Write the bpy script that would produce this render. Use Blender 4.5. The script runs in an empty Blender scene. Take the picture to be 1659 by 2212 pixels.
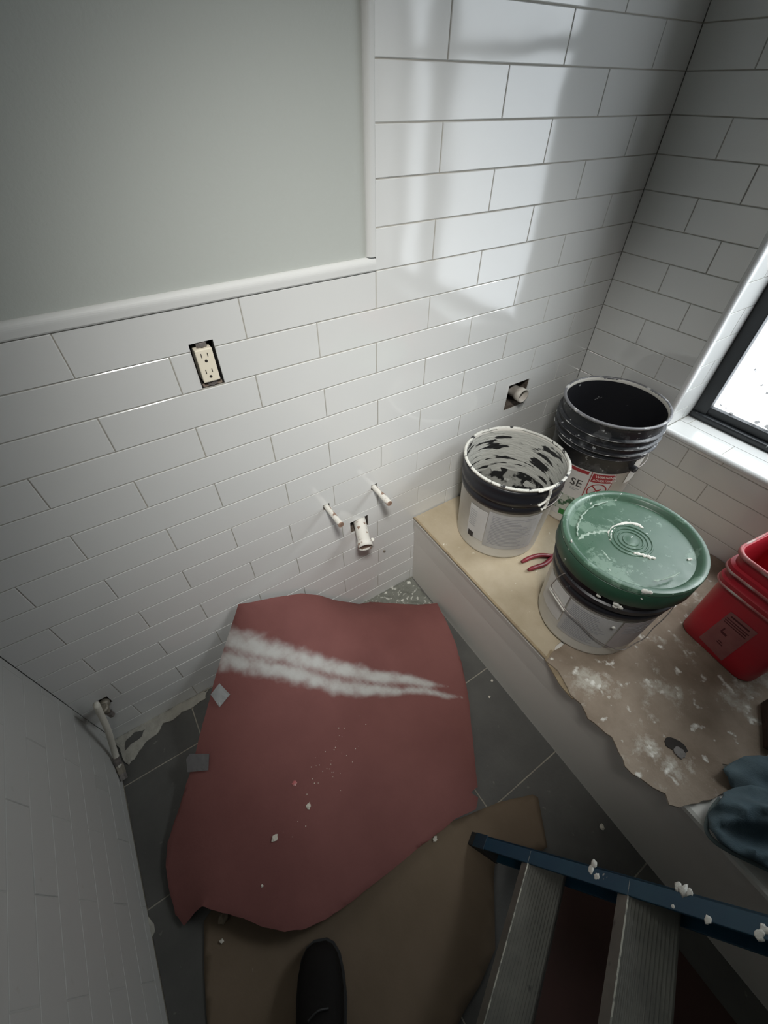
import bpy, bmesh, math, random
import numpy as np
from mathutils import Vector, Matrix, noise
from mathutils.geometry import delaunay_2d_cdt
random.seed(7)
SC = bpy.context.scene
COL = SC.collection

# ------------------------------------------------------------------ camera
CR = [[0.836617, -0.547753, 0.006179], [-0.384484, -0.595206, -0.705621], [0.390184, 0.587959, -0.708562]]
CP = Vector((-0.233315, -0.852041, 1.512573))
FPX = 910.58
cam = bpy.data.objects.new('camera', bpy.data.cameras.new('camera'))
COL.objects.link(cam)
mw = Matrix(((CR[0][0], -CR[1][0], -CR[2][0], CP.x), (CR[0][1], -CR[1][1], -CR[2][1], CP.y),
             (CR[0][2], -CR[1][2], -CR[2][2], CP.z), (0, 0, 0, 1)))
cam.matrix_world = mw
cam.data.sensor_fit = 'VERTICAL'; cam.data.sensor_height = 24.0
cam.data.lens = 24.0 * FPX / 2212.0
cam.data.clip_start = 0.02
SC.camera = cam
# ------------------------------------------------------------------ world, light, exposure
w = bpy.data.worlds.new('sky'); SC.world = w; w.use_nodes = True
w.node_tree.nodes['Background'].inputs[0].default_value = (0.80, 0.90, 1.0, 1)
w.node_tree.nodes['Background'].inputs[1].default_value = 3.0
PANE = 3.0
def area(name, loc, tgt, sx, sy, e, spread, col):
    dl = bpy.data.lights.new(name, 'AREA'); dl.shape = 'RECTANGLE'; dl.size = sx; dl.size_y = sy
    dl.energy = e; dl.color = col; dl.spread = math.radians(spread)
    o = bpy.data.objects.new(name, dl); COL.objects.link(o); o.location = loc
    o.rotation_euler = (Vector(tgt) - Vector(loc)).to_track_quat('-Z', 'Y').to_euler(); return o
# steep skylight coming in through the window, and an added fill spot, unseen above the view
area('window_daylight', (1.62, -.90, 1.85), (.70, -.40, .385), .7, .3, 9.0, 70, (.93, .98, 1.0))
area('added_fill_spot', (-.20, -.98, 2.17), (.38, -.05, .58), .24, .24, 4.4, 63, (1.0, .985, .95))
SC.view_settings.view_transform = 'Standard'
SC.view_settings.look = 'None'
SC.view_settings.gamma = 1.0
SC.view_settings.use_curve_mapping = False
SC.view_settings.exposure = 0.0
# ------------------------------------------------------------------ measures (metres)
U = 0.3064; H = 0.07811; Z0 = 1.2354        # tile pitch, course height, top of the wainscot course
XR = 1.2164; XL = -0.72; YF = -2.0; ZC = 2.25
WY0, WY1, WZ0, WZ1, WX = -0.364, -1.46, 0.712, 2.02, 1.372    # window opening
DECK = 0.385

def P(px, py, ax, v):          # the point of the plane (axis ax = v) on which a sight line ends
    a = (px - 829.5) / FPX; b = (py - 1106) / FPX
    d = Vector([CR[0][i] * a + CR[1][i] * b + CR[2][i] for i in range(3)])
    return CP + d * ((v - CP[ax]) / d[ax])

# ------------------------------------------------------------------ materials
def mat(name, col, rough=0.6, metal=0.0, var=None, vs=8.0, bump=0.0, bs=40.0, spots=None, ss=30.0, st=0.6, sw=0.06,
        stretch=(1, 1, 1), spec=0.5, rvar=0.0, spots2=None, ss2=9.0, st2=0.6, wave=0.0, waves=3.0, detail=6.0):
    m = bpy.data.materials.new(name); m.use_nodes = True
    nt = m.node_tree; N = nt.nodes; L = nt.links
    b = N['Principled BSDF']
    b.inputs['Roughness'].default_value = rough; b.inputs['Metallic'].default_value = metal
    b.inputs['Specular IOR Level'].default_value = spec
    tc = N.new('ShaderNodeTexCoord'); mp = N.new('ShaderNodeMapping'); mp.inputs['Scale'].default_value = stretch
    L.new(tc.outputs['Object'], mp.inputs[0])
    def nz(sc, det=detail, rg=0.6, src=None):
        n = N.new('ShaderNodeTexNoise'); n.inputs['Scale'].default_value = sc; n.inputs['Detail'].default_value = det
        n.inputs['Roughness'].default_value = rg; L.new(src or mp.outputs[0], n.inputs['Vector']); return n.outputs['Fac']
    def mix(fac, a, c2):
        x = N.new('ShaderNodeMix'); x.data_type = 'RGBA'
        if isinstance(a, tuple): x.inputs['A'].default_value = a
        else: L.new(a, x.inputs['A'])
        x.inputs['B'].default_value = c2
        L.new(fac, x.inputs['Factor']); return x.outputs['Result']
    def ramp(f, lo, hi):
        r = N.new('ShaderNodeMapRange'); r.inputs['From Min'].default_value = lo; r.inputs['From Max'].default_value = hi
        L.new(f, r.inputs['Value']); return r.outputs['Result']
    c = (*col, 1.0)
    out = None
    if var: out = mix(ramp(nz(vs), 0.35, 0.65), c, (*var, 1))
    if spots2: out = mix(ramp(nz(ss2, 8, 0.7), st2, st2 + sw), out if out else c, (*spots2, 1))
    if spots: out = mix(ramp(nz(ss, 3, 0.5), st, st + sw), out if out else c, (*spots, 1))
    if out: L.new(out, b.inputs['Base Color'])
    else: b.inputs['Base Color'].default_value = c
    if rvar:
        r = N.new('ShaderNodeMapRange'); r.inputs['From Min'].default_value = .3; r.inputs['From Max'].default_value = .7
        r.inputs['To Min'].default_value = max(0, rough - rvar); r.inputs['To Max'].default_value = min(1, rough + rvar)
        L.new(nz(14), r.inputs['Value']); L.new(r.outputs[0], b.inputs['Roughness'])
    prev = None
    if wave:
        bp = N.new('ShaderNodeBump'); bp.inputs['Strength'].default_value = 1; bp.inputs['Distance'].default_value = wave
        geo = N.new('ShaderNodeNewGeometry'); L.new(nz(waves, 1, 0.4, geo.outputs['Position']), bp.inputs['Height']); prev = bp.outputs[0]
    if bump:
        bp = N.new('ShaderNodeBump'); bp.inputs['Strength'].default_value = 1; bp.inputs['Distance'].default_value = bump
        L.new(nz(bs), bp.inputs['Height'])
        if prev: L.new(prev, bp.inputs['Normal'])
        prev = bp.outputs[0]
    if prev: L.new(prev, b.inputs['Normal'])
    return m

M = {}
M['tile'] = mat('glazed_white_tile', (0.66, 0.665, 0.65), 0.10, wave=0.0016, waves=7.0, spec=1.0)
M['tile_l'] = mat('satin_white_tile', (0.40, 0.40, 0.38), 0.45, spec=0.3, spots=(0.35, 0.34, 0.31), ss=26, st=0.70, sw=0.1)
M['grout'] = mat('grey_grout', (0.33, 0.32, 0.29), 0.95, var=(0.42, 0.40, 0.35), vs=5, bump=0.0005, bs=300)
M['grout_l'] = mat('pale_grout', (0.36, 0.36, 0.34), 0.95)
M['paint'] = mat('painted_wall', (0.43, 0.45, 0.42), 0.75, bump=0.0004, bs=160)
M['plaster'] = mat('plain_plaster', (0.30, 0.30, 0.28), 0.9)
M['dark_wall'] = mat('dim_room_wall', (0.07, 0.068, 0.06), 0.9)
M['trim'] = mat('white_trim', (0.60, 0.605, 0.59), 0.5, spec=0.3)
M['bright_trim'] = mat('glossy_white_trim', (0.72, 0.73, 0.72), 0.12)
M['floor_tile'] = mat('grey_floor_tile', (0.075, 0.073, 0.068), 0.45, var=(0.10, 0.098, 0.09), vs=7, bump=0.0006, bs=60, spots=(0.20, 0.19, 0.17), ss=45, st=0.68, sw=0.1)
M['floor_grout'] = mat('pale_floor_grout', (0.36, 0.33, 0.27), 0.95, var=(0.28, 0.26, 0.22), vs=20)
M['mortar'] = mat('dried_mortar', (0.40, 0.385, 0.33), 0.95, var=(0.33, 0.32, 0.28), vs=30, bump=0.003, bs=40)
M['mortar_g'] = mat('grey_crumbly_mortar', (0.17, 0.175, 0.15), 0.95, spots=(0.62, 0.62, 0.56), ss=60, st=0.56, sw=0.12, bump=0.006, bs=50)
M['tub'] = mat('white_tub_enamel', (0.62, 0.60, 0.55), 0.35, spec=0.4)
M['board_a'] = mat('tan_protective_paper', (0.36, 0.30, 0.205), 0.8, var=(0.42, 0.355, 0.255), vs=9, spots2=(0.33, 0.27, 0.18), ss2=6, st2=0.58, spots=(0.75, 0.72, 0.62), ss=60, st=0.70, bump=0.001, bs=60, sw=0.12)
M['board_b'] = mat('dirty_fibre_board', (0.185, 0.140, 0.100), 0.85, var=(0.29, 0.235, 0.18), vs=7, spots2=(0.44, 0.41, 0.35), ss2=9, st2=0.545, sw=0.10, spots=(0.72, 0.71, 0.65), ss=34, st=0.635, bump=0.002, bs=45)
M['board_c'] = mat('worn_tan_paper', (0.33, 0.26, 0.16), 0.9, var=(0.24, 0.185, 0.12), vs=30)
M['hole'] = mat('dark_cavity', (0.02, 0.016, 0.013), 0.9)
M['hole_grey'] = mat('grey_residue', (0.17, 0.16, 0.15), 0.9, var=(0.10, 0.09, 0.08), vs=50)
M['black_plastic'] = mat('black_bucket_plastic', (0.014, 0.015, 0.018), 0.38, spots=(0.33, 0.34, 0.34), ss=55, st=0.665, sw=0.05, spots2=(0.055, 0.057, 0.06), ss2=14, st2=0.55)
M['black_rib'] = mat('dusty_black_rib', (0.03, 0.03, 0.033), 0.5, spots=(0.50, 0.50, 0.49), ss=34, st=0.52, sw=0.14, stretch=(1, 1, 3))
M['black_in'] = mat('black_bucket_inside', (0.010, 0.010, 0.013), 0.5, spots=(0.30, 0.30, 0.30), ss=26, st=0.70, sw=0.03)
M['black_clean'] = mat('black_pail_band', (0.012, 0.012, 0.015), 0.35, spots=(0.55, 0.56, 0.54), ss=50, st=0.71, sw=0.03)
M['pail'] = mat('white_pail_plastic', (0.62, 0.60, 0.55), 0.45, var=(0.55, 0.53, 0.48), vs=9)
M['pail_in'] = mat('smeared_pail_inside', (0.50, 0.50, 0.46), 0.5, spots=(0.015, 0.015, 0.016), ss=11, st=0.555, sw=0.03, stretch=(1, 1, 5.0), bump=0.003, bs=30, spots2=(0.33, 0.33, 0.31), ss2=16)
M['pail_floor'] = mat('residue_in_pail', (0.33, 0.33, 0.30), 0.6, spots=(0.012, 0.012, 0.012), ss=24, st=0.47, sw=0.08, bump=0.004, bs=30)
M['crust'] = mat('dried_compound', (0.66, 0.655, 0.60), 0.75, spots=(0.04, 0.04, 0.04), ss=45, st=0.56, sw=0.05, bump=0.004, bs=120)
M['compound'] = mat('white_compound', (0.74, 0.73, 0.67), 0.7, bump=0.002, bs=120)
M['green'] = mat('green_lid_plastic', (0.046, 0.105, 0.066), 0.35, var=(0.070, 0.132, 0.090), vs=9, spots=(0.60, 0.63, 0.58), ss=60, st=0.70, sw=0.03, spots2=(0.145, 0.225, 0.17), ss2=12, st2=0.54, rvar=0.12)
M['green_dark'] = mat('dark_green_skirt', (0.02, 0.06, 0.035), 0.4, spots=(0.5, 0.52, 0.48), ss=40, st=0.69, sw=0.04)
M['red_plastic'] = mat('red_bucket_plastic', (0.50, 0.012, 0.028), 0.42, var=(0.42, 0.02, 0.035), vs=8, spots2=(0.33, 0.10, 0.10), ss2=12, st2=0.62, sw=0.2)
M['red_rim'] = mat('chalky_red_rim', (0.45, 0.13, 0.13), 0.6, spots=(0.60, 0.50, 0.46), ss=20, st=0.50, sw=0.2)
M['red_lab'] = mat('faded_sticker', (0.30, 0.11, 0.105), 0.6, var=(0.25, 0.08, 0.08), vs=20)
M['ink'] = mat('dark_ink', (0.03, 0.025, 0.025), 0.7)
M['ink_r'] = mat('ink_on_red', (0.08, 0.012, 0.015), 0.7)
M['ink_w'] = mat('white_ink', (0.7, 0.66, 0.62), 0.6)
M['lab_red'] = mat('red_label_print', (0.28, 0.025, 0.03), 0.5)
M['lab_green'] = mat('green_label_print', (0.02, 0.16, 0.03), 0.5)
M['lab_pat'] = mat('foliage_label_print', (0.42, 0.44, 0.39), 0.6, spots=(0.03, 0.09, 0.04), ss=42, st=0.50, sw=0.06)
M['lab_w'] = mat('white_label', (0.55, 0.54, 0.52), 0.5, var=(0.50, 0.49, 0.47), vs=15)
M['lab_grey'] = mat('grey_label_print', (0.36, 0.355, 0.35), 0.55, var=(0.42, 0.415, 0.41), vs=14)
M['lab_mauve'] = mat('mauve_label_print', (0.36, 0.32, 0.32), 0.55)
M['print'] = mat('small_grey_print', (0.27, 0.27, 0.28), 0.7)
M['steel'] = mat('zinc_steel', (0.34, 0.31, 0.29), 0.45, metal=0.6, var=(0.2, 0.18, 0.17), vs=60)
M['brass'] = mat('dull_fitting', (0.30, 0.27, 0.21), 0.5, metal=0.3, var=(0.2, 0.18, 0.15), vs=50)
M['ivory'] = mat('ivory_plastic', (0.80, 0.74, 0.60), 0.4)
M['pipe'] = mat('paint_spattered_pipe', (0.60, 0.58, 0.53), 0.6, spots=(0.22, 0.14, 0.10), ss=70, st=0.58, sw=0.06)
M['copper'] = mat('bare_pipe_end', (0.20, 0.12, 0.085), 0.6, var=(0.33, 0.23, 0.17), vs=80)
M['pipe_b'] = mat('aged_drain_pipe', (0.36, 0.32, 0.28), 0.6, var=(0.50, 0.48, 0.43), vs=35)
M['hose'] = mat('white_braided_hose', (0.56, 0.54, 0.47), 0.5, bump=0.001, bs=300)
M['kraft'] = mat('brown_kraft_paper', (0.135, 0.098, 0.062), 0.85, var=(0.165, 0.12, 0.08), vs=4, spots=(0.4, 0.37, 0.32), ss=60, st=0.78, bump=0.003, bs=6)
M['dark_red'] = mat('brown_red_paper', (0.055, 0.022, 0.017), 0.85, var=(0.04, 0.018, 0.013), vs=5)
M['tape'] = mat('grey_tape', (0.34, 0.35, 0.35), 0.5, var=(0.30, 0.31, 0.31), vs=40)
M['tape_dark'] = mat('darker_grey_tape', (0.12, 0.115, 0.115), 0.6, var=(0.15, 0.145, 0.145), vs=30)  # darker grey for the lower tape square
M['blue'] = mat('blue_fibreglass_rail', (0.008, 0.050, 0.092), 0.45, spots=(0.55, 0.53, 0.47), ss=22, st=0.70, sw=0.02, var=(0.012, 0.062, 0.10), vs=9)
M['alu'] = mat('ribbed_aluminium', (0.20, 0.195, 0.17), 0.5, metal=0.3, var=(0.15, 0.147, 0.13), vs=20, spots=(0.08, 0.08, 0.07), ss=22, st=0.70, sw=0.06)
M['rubber'] = mat('black_rubber', (0.02, 0.02, 0.02), 0.7)
M['denim'] = mat('blue_grey_denim', (0.050, 0.082, 0.100), 0.95, var=(0.095, 0.135, 0.150), vs=7, bump=0.0012, bs=380)
M['denim_hem'] = mat('faded_denim_hem', (0.15, 0.19, 0.19), 0.95, bump=0.001, bs=300)
M['boot'] = mat('dark_brown_leather', (0.003, 0.002, 0.0015), 0.8, bump=0.001, bs=70, spots=(0.015, 0.012, 0.011), ss=30, st=0.7, spec=0.25)
M['handle_red'] = mat('red_vinyl_grip', (0.21, 0.018, 0.028), 0.4, var=(0.15, 0.02, 0.025), vs=30)
M['frame_black'] = mat('black_window_frame', (0.022, 0.025, 0.028), 0.4, spots=(0.30, 0.31, 0.31), ss=34, st=0.71, sw=0.03)
M['wood'] = mat('dark_brown_wood', (0.07, 0.04, 0.028), 0.7, var=(0.03, 0.02, 0.015), vs=30, stretch=(1, 1, 6))
M['chip'] = mat('plaster_chip', (0.62, 0.58, 0.50), 0.9)

def glass_mat():
    m = bpy.data.materials.new('frosted_daylit_glass'); m.use_nodes = True
    nt = m.node_tree; N = nt.nodes; L = nt.links; b = N['Principled BSDF']
    tc = N.new('ShaderNodeTexCoord'); n = N.new('ShaderNodeTexNoise'); n.inputs['Scale'].default_value = 55
    L.new(tc.outputs['Object'], n.inputs['Vector'])
    s = N.new('ShaderNodeSeparateXYZ'); L.new(tc.outputs['Object'], s.inputs[0])
    # specks of dirt gathered along the bottom edge of the pane
    r1 = N.new('ShaderNodeMapRange'); r1.inputs[1].default_value = 0.055; r1.inputs[2].default_value = 0.0; L.new(s.outputs['Z'], r1.inputs[0])
    r1.inputs[3].default_value = 0; r1.inputs[4].default_value = 0.09
    ad = N.new('ShaderNodeMath'); ad.operation = 'ADD'; L.new(n.outputs['Fac'], ad.inputs[0]); L.new(r1.outputs[0], ad.inputs[1])
    r2 = N.new('ShaderNodeMapRange'); r2.inputs[1].default_value = 0.66; r2.inputs[2].default_value = 0.72; L.new(ad.outputs[0], r2.inputs[0])
    r2.inputs[3].default_value = PANE; r2.inputs[4].default_value = PANE * 0.16
    N.remove(b)
    em = N.new('ShaderNodeEmission'); em.inputs['Color'].default_value = (0.92, 0.97, 1.0, 1); L.new(r2.outputs[0], em.inputs['Strength'])
    tr = N.new('ShaderNodeBsdfTransparent'); mx = N.new('ShaderNodeMixShader'); L.new(tr.outputs[0], mx.inputs[1]); L.new(em.outputs[0], mx.inputs[2])
    r3 = N.new('ShaderNodeMapRange'); r3.inputs[1].default_value = PANE; r3.inputs[2].default_value = PANE * 0.16; r3.inputs[3].default_value = .4; r3.inputs[4].default_value = 1.0
    L.new(r2.outputs[0], r3.inputs[0]); L.new(r3.outputs[0], mx.inputs[0])
    L.new(mx.outputs[0], N['Material Output'].inputs['Surface'])
    return m
M['glass'] = glass_mat()

# ------------------------------------------------------------------ builders
def tag(o, label=None, cat=None, group=None, kind=None):
    if label: o['label'] = label
    if cat: o['category'] = cat
    if group: o['group'] = group
    if kind: o['kind'] = kind
    return o
def thing(name, loc, label, cat, group=None):
    o = bpy.data.objects.new(name, None); COL.objects.link(o); o.location = loc; o.empty_display_size = 0.05
    return tag(o, label, cat, group)
def wloc(o):
    v = Vector(o.location)
    while o.parent: o = o.parent; v += o.location
    return v
def obj(name, bm, m, parent=None, smooth=False, origin=None, matl=None):
    if isinstance(bm, bpy.types.Mesh): me = bm
    else:
        bmesh.ops.recalc_face_normals(bm, faces=bm.faces[:])
        o0 = Vector(origin) if origin is not None else (wloc(parent) if parent else Vector((0, 0, 0)))
        bmesh.ops.translate(bm, vec=-o0, verts=bm.verts[:])
        me = bpy.data.meshes.new(name); bm.to_mesh(me); bm.free()
        if smooth:
            for p in me.polygons: p.use_smooth = True
    o = bpy.data.objects.new(name, me); COL.objects.link(o)
    if m is not None and not me.materials: me.materials.append(m)
    if parent: o.parent = parent
    if origin is not None and not isinstance(bm, bpy.types.Mesh):
        o.location = Vector(origin) - (wloc(parent) if parent else Vector((0, 0, 0)))
    return o
def box(x0, x1, y0, y1, z0, z1, bm=None, bev=0):
    b = bmesh.new()
    bmesh.ops.create_cube(b, size=1.0)
    for v in b.verts: v.co = Vector(((x0 + x1) / 2 + v.co.x * (x1 - x0), (y0 + y1) / 2 + v.co.y * (y1 - y0), (z0 + z1) / 2 + v.co.z * (z1 - z0)))
    if bev: bmesh.ops.bevel(b, geom=b.edges[:], offset=bev, segments=2, affect='EDGES', profile=0.6)
    return join(bm, b)
def join(bm, b):
    if bm is None: return b
    me = bpy.data.meshes.new('t'); b.to_mesh(me); b.free(); bm.from_mesh(me); bpy.data.meshes.remove(me); return bm
def obox(O, a, b_, c, bm=None, bev=0):          # box from a corner along three vectors
    b = bmesh.new(); O, a, b_, c = map(Vector, (O, a, b_, c))
    vs = [b.verts.new(O + a * i + b_ * j + c * k) for i in (0, 1) for j in (0, 1) for k in (0, 1)]
    for f in ((0, 1, 3, 2), (4, 6, 7, 5), (0, 4, 5, 1), (2, 3, 7, 6), (0, 2, 6, 4), (1, 5, 7, 3)): b.faces.new([vs[i] for i in f])
    if bev: bmesh.ops.bevel(b, geom=b.edges[:], offset=bev, segments=2, affect='EDGES', profile=0.6)
    return join(bm, b)
def lathe(prof, cx=0, cy=0, seg=72, bm=None, a0=0, a1=360, closed=False, wob=0):
    b = bmesh.new(); full = abs(a1 - a0 - 360) < 1e-6; n = seg if full else seg + 1
    R = []
    for i in range(n):
        t = math.radians(a0 + (a1 - a0) * i / seg)
        ring = []
        for (r, z) in prof:
            k = wob * (noise.noise(Vector((math.cos(t) * 3, math.sin(t) * 3, z * 20))) if wob else 0)
            ring.append(b.verts.new((cx + (r + k) * math.cos(t), cy + (r + k) * math.sin(t), z + k)))
        R.append(ring)
    m_ = len(prof)
    for i in range(seg):
        A = R[i]; B = R[(i + 1) % n]
        for j in range(m_ if closed else m_ - 1):
            k = (j + 1) % m_
            if prof[j][0] < 1e-6 and prof[k][0] < 1e-6: continue
            try: b.faces.new((A[j], A[k], B[k], B[j]))
            except ValueError: pass
    bmesh.ops.remove_doubles(b, verts=b.verts[:], dist=1e-6)
    return join(bm, b)
def tube(pts, r, seg=10, bm=None, cap=True, rs=None):
    b = bmesh.new(); pts = [Vector(p) for p in pts]; rings = []; up = None
    for i, p in enumerate(pts):
        d = (pts[min(i + 1, len(pts) - 1)] - pts[max(i - 1, 0)]).normalized()
        if up is None: up = d.orthogonal().normalized()
        up = (up - d * up.dot(d)).normalized(); s = d.cross(up); rr = rs[i] if rs else r
        rings.append([b.verts.new(p + (up * math.cos(2 * math.pi * k / seg) + s * math.sin(2 * math.pi * k / seg)) * rr) for k in range(seg)])
    for A, B in zip(rings, rings[1:]):
        for k in range(seg): b.faces.new((A[k], A[(k + 1) % seg], B[(k + 1) % seg], B[k]))
    if cap: b.faces.new(rings[0][::-1]); b.faces.new(rings[-1])
    return join(bm, b)
def smoothpath(pts, n=8):
    pts = [Vector(p) for p in pts]; out = []
    for i in range(len(pts) - 1):
        p0 = pts[max(i - 1, 0)]; p1 = pts[i]; p2 = pts[i + 1]; p3 = pts[min(i + 2, len(pts) - 1)]
        for k in range(n):
            t = k / n
            out.append(0.5 * ((2 * p1) + (p2 - p0) * t + (2 * p0 - 5 * p1 + 4 * p2 - p3) * t * t + (3 * p1 - p0 - 3 * p2 + p3) * t ** 3))
    out.append(pts[-1]); return out
def sheet(bd, spacing=0.015, thick=0.002, jag=0.0, ctrl=(), bumps=None, noise_amp=0.0, nsc=6.0, closed_fn=None):
    """a sheet of paper, board or cloth: outline bd (x,y,z), inside relaxed between the outline and ctrl heights"""
    pts = []
    n = len(bd)
    for i in range(n):
        a = Vector(bd[i]); b = Vector(bd[(i + 1) % n]); k = max(1, int((b - a).length / spacing))
        for j in range(k):
            p = a.lerp(b, j / k)
            if jag and j: 
                q = noise.noise(p * 30) * jag + noise.noise(p * 90) * jag * 0.5
                dd = (b - a).normalized(); p += Vector((-dd.y, dd.x, 0)) * q
            pts.append(p)
    nb = len(pts); xs = [p.x for p in pts]; ys = [p.y for p in pts]
    def inside(x, y):
        c = False
        for i in range(nb):
            x1, y1 = pts[i].x, pts[i].y; x2, y2 = pts[i - 1].x, pts[i - 1].y
            if (y1 > y) != (y2 > y) and x < (x2 - x1) * (y - y1) / (y2 - y1) + x1: c = not c
        return c
    V = [Vector((p.x, p.y)) for p in pts]; bxy = np.array([[p.x, p.y] for p in pts])
    y = min(ys) + spacing * .5; row = 0
    while y < max(ys):
        x = min(xs) + spacing * (.5 if row % 2 else 1)
        while x < max(xs):
            if inside(x, y) and np.min(np.hypot(bxy[:, 0] - x, bxy[:, 1] - y)) > spacing * .5: V.append(Vector((x, y)))
            x += spacing
        y += spacing * .87; row += 1
    r = delaunay_2d_cdt(V, [(i, (i + 1) % nb) for i in range(nb)], [list(range(nb))], 1, 1e-7)
    vs, faces, orig = r[0], r[2], r[3]
    N_ = len(vs); zz = np.zeros(N_); fixed = np.zeros(N_, bool)
    for i, o in enumerate(orig):
        for k in o:
            if k < nb: zz[i] = pts[k].z; fixed[i] = True
    xy = np.array([[v.x, v.y] for v in vs])
    for (cx, cy, cz) in ctrl:
        i = int(np.argmin(np.hypot(xy[:, 0] - cx, xy[:, 1] - cy))); zz[i] = cz; fixed[i] = True
    ed = set()
    for f in faces:
        for a, b in zip(f, list(f[1:]) + [f[0]]): ed.add((min(a, b), max(a, b)))
    E_ = np.array(list(ed)); deg = np.zeros(N_); np.add.at(deg, E_[:, 0], 1); np.add.at(deg, E_[:, 1], 1)
    zz[~fixed] = zz[fixed].mean()
    for _ in range(700):
        s = np.zeros(N_); np.add.at(s, E_[:, 0], zz[E_[:, 1]]); np.add.at(s, E_[:, 1], zz[E_[:, 0]])
        zn = s / np.maximum(deg, 1); zz[~fixed] = zn[~fixed]
    b = bmesh.new(); bv = []
    for i in range(N_):
        z = zz[i]
        if noise_amp: z += noise_amp * (noise.noise(Vector((xy[i, 0] * nsc, xy[i, 1] * nsc, 3.3))) + .5) * (1 if not fixed[i] else .3)
        if bumps: z += bumps(xy[i, 0], xy[i, 1])
        bv.append(b.verts.new((xy[i, 0], xy[i, 1], z)))
    for f in faces:
        try: b.faces.new([bv[k] for k in f])
        except ValueError: pass
    bmesh.ops.recalc_face_normals(b, faces=b.faces[:])
    if sum(f.normal.z for f in b.faces) < 0: bmesh.ops.reverse_faces(b, faces=b.faces[:])
    # give it its thickness (downward copy + side walls)
    if thick:
        bnd = [e for e in b.edges if e.is_boundary]; top = list(b.faces)
        dup = {v: b.verts.new(v.co - Vector((0, 0, thick))) for v in list(b.verts)}
        for f in top: b.faces.new([dup[v] for v in reversed(f.verts)])
        for e in bnd:
            try: b.faces.new((e.verts[0], e.verts[1], dup[e.verts[1]], dup[e.verts[0]]))
            except ValueError: pass
    return b

# ------------------------------------------------------------------ setting: tiled walls
# a wall frame maps (u along, z up, d depth into the wall) to world
def fr_back(u, z, d): return Vector((u, d, z))
def fr_right(u, z, d): return Vector((XR + d, -u, z))
def fr_left(u, z, d): return Vector((XL - d, -u, z))
def holed(us, zs, holes, fr, d0, deep, bm=None):     # flat face in cells, rectangular holes with cavity walls
    b = bmesh.new() if bm is None else bm
    us = sorted(set(us + [h[0] for h in holes] + [h[1] for h in holes])); zs = sorted(set(zs + [h[2] for h in holes] + [h[3] for h in holes]))
    def q(*c): b.faces.new([b.verts.new(fr(*x)) for x in c])
    for i in range(len(us) - 1):
        for j in range(len(zs) - 1):
            um = (us[i] + us[i + 1]) / 2; zm = (zs[j] + zs[j + 1]) / 2
            if any(h[0] < um < h[1] and h[2] < zm < h[3] for h in holes): continue
            q((us[i], zs[j], d0), (us[i + 1], zs[j], d0), (us[i + 1], zs[j + 1], d0), (us[i], zs[j + 1], d0))
    for (a, c, e, g) in holes:
        D = deep
        q((a, e, d0), (a, g, d0), (a, g, D), (a, e, D)); q((c, e, d0), (c, g, d0), (c, g, D), (c, e, D))
        q((a, e, d0), (c, e, d0), (c, e, D), (a, e, D)); q((a, g, d0), (c, g, d0), (c, g, D), (a, g, D))
    return b
TILE_CACHE = {}
def tile_mesh(w_, h_, notch, fr_id, fr):
    key = (round(w_, 4), round(h_, 4), notch, fr_id)
    if key in TILE_CACHE: return TILE_CACHE[key]
    b = bmesh.new(); bv = 0.0011; D = 0.0065
    if notch is None:
        O = [(-w_ / 2, -h_ / 2), (w_ / 2, -h_ / 2), (w_ / 2, h_ / 2), (-w_ / 2, h_ / 2)]
        I = [(x - math.copysign(bv, x), z - math.copysign(bv, z)) for x, z in O]
        vi = [b.verts.new(fr0(fr_id, x, z, 0)) for x, z in I]; vo = [b.verts.new(fr0(fr_id, x, z, bv * .7)) for x, z in O]; vb = [b.verts.new(fr0(fr_id, x, z, D)) for x, z in O]
        b.faces.new(vi)
        for k in range(4):
            l = (k + 1) % 4; b.faces.new((vi[k], vi[l], vo[l], vo[k])); b.faces.new((vo[k], vo[l], vb[l], vb[k]))
    else:
        a, c, e, g = notch
        us = sorted({-w_ / 2, w_ / 2, *[min(max(x, -w_ / 2), w_ / 2) for x in (a, c)]}); zs = sorted({-h_ / 2, h_ / 2, *[min(max(x, -h_ / 2), h_ / 2) for x in (e, g)]})
        grid = {}
        def V_(x, z): return grid.setdefault((x, z), b.verts.new(fr0(fr_id, x, z, 0))) if (x, z) not in grid else grid[(x, z)]
        for i in range(len(us) - 1):
            for j in range(len(zs) - 1):
                um = (us[i] + us[i + 1]) / 2; zm = (zs[j] + zs[j + 1]) / 2
                if a < um < c and e < zm < g: continue
                b.faces.new([V_(us[i], zs[j]), V_(us[i + 1], zs[j]), V_(us[i + 1], zs[j + 1]), V_(us[i], zs[j + 1])])
        bd = [ed for ed in b.edges if ed.is_boundary]
        r = bmesh.ops.extrude_edge_only(b, edges=bd)
        off = fr0(fr_id, 0, 0, D) - fr0(fr_id, 0, 0, 0)
        bmesh.ops.translate(b, vec=off, verts=[v for v in r['geom'] if isinstance(v, bmesh.types.BMVert)])
    bmesh.ops.recalc_face_normals(b, faces=b.faces[:])
    me = bpy.data.meshes.new('tile'); b.to_mesh(me); b.free()
    # make the face look out of the wall
    nrm = {'b': Vector((0, -1, 0)), 'r': Vector((-1, 0, 0)), 'l': Vector((1, 0, 0)), 's': Vector((0, 0, 1)), 'j': Vector((0, -1, 0))}[fr_id]
    if me.polygons[0].normal.dot(nrm) < 0: me.flip_normals()
    TILE_CACHE[key] = me; return me
def fr0(fid, u, z, d):
    return {'b': Vector((u, d, z)), 'r': Vector((d, -u, z)), 'l': Vector((-d, -u, z)), 's': Vector((u, z, -d)), 'j': Vector((u, d, z))}[fid]
G = 0.0011      # half a joint
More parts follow.
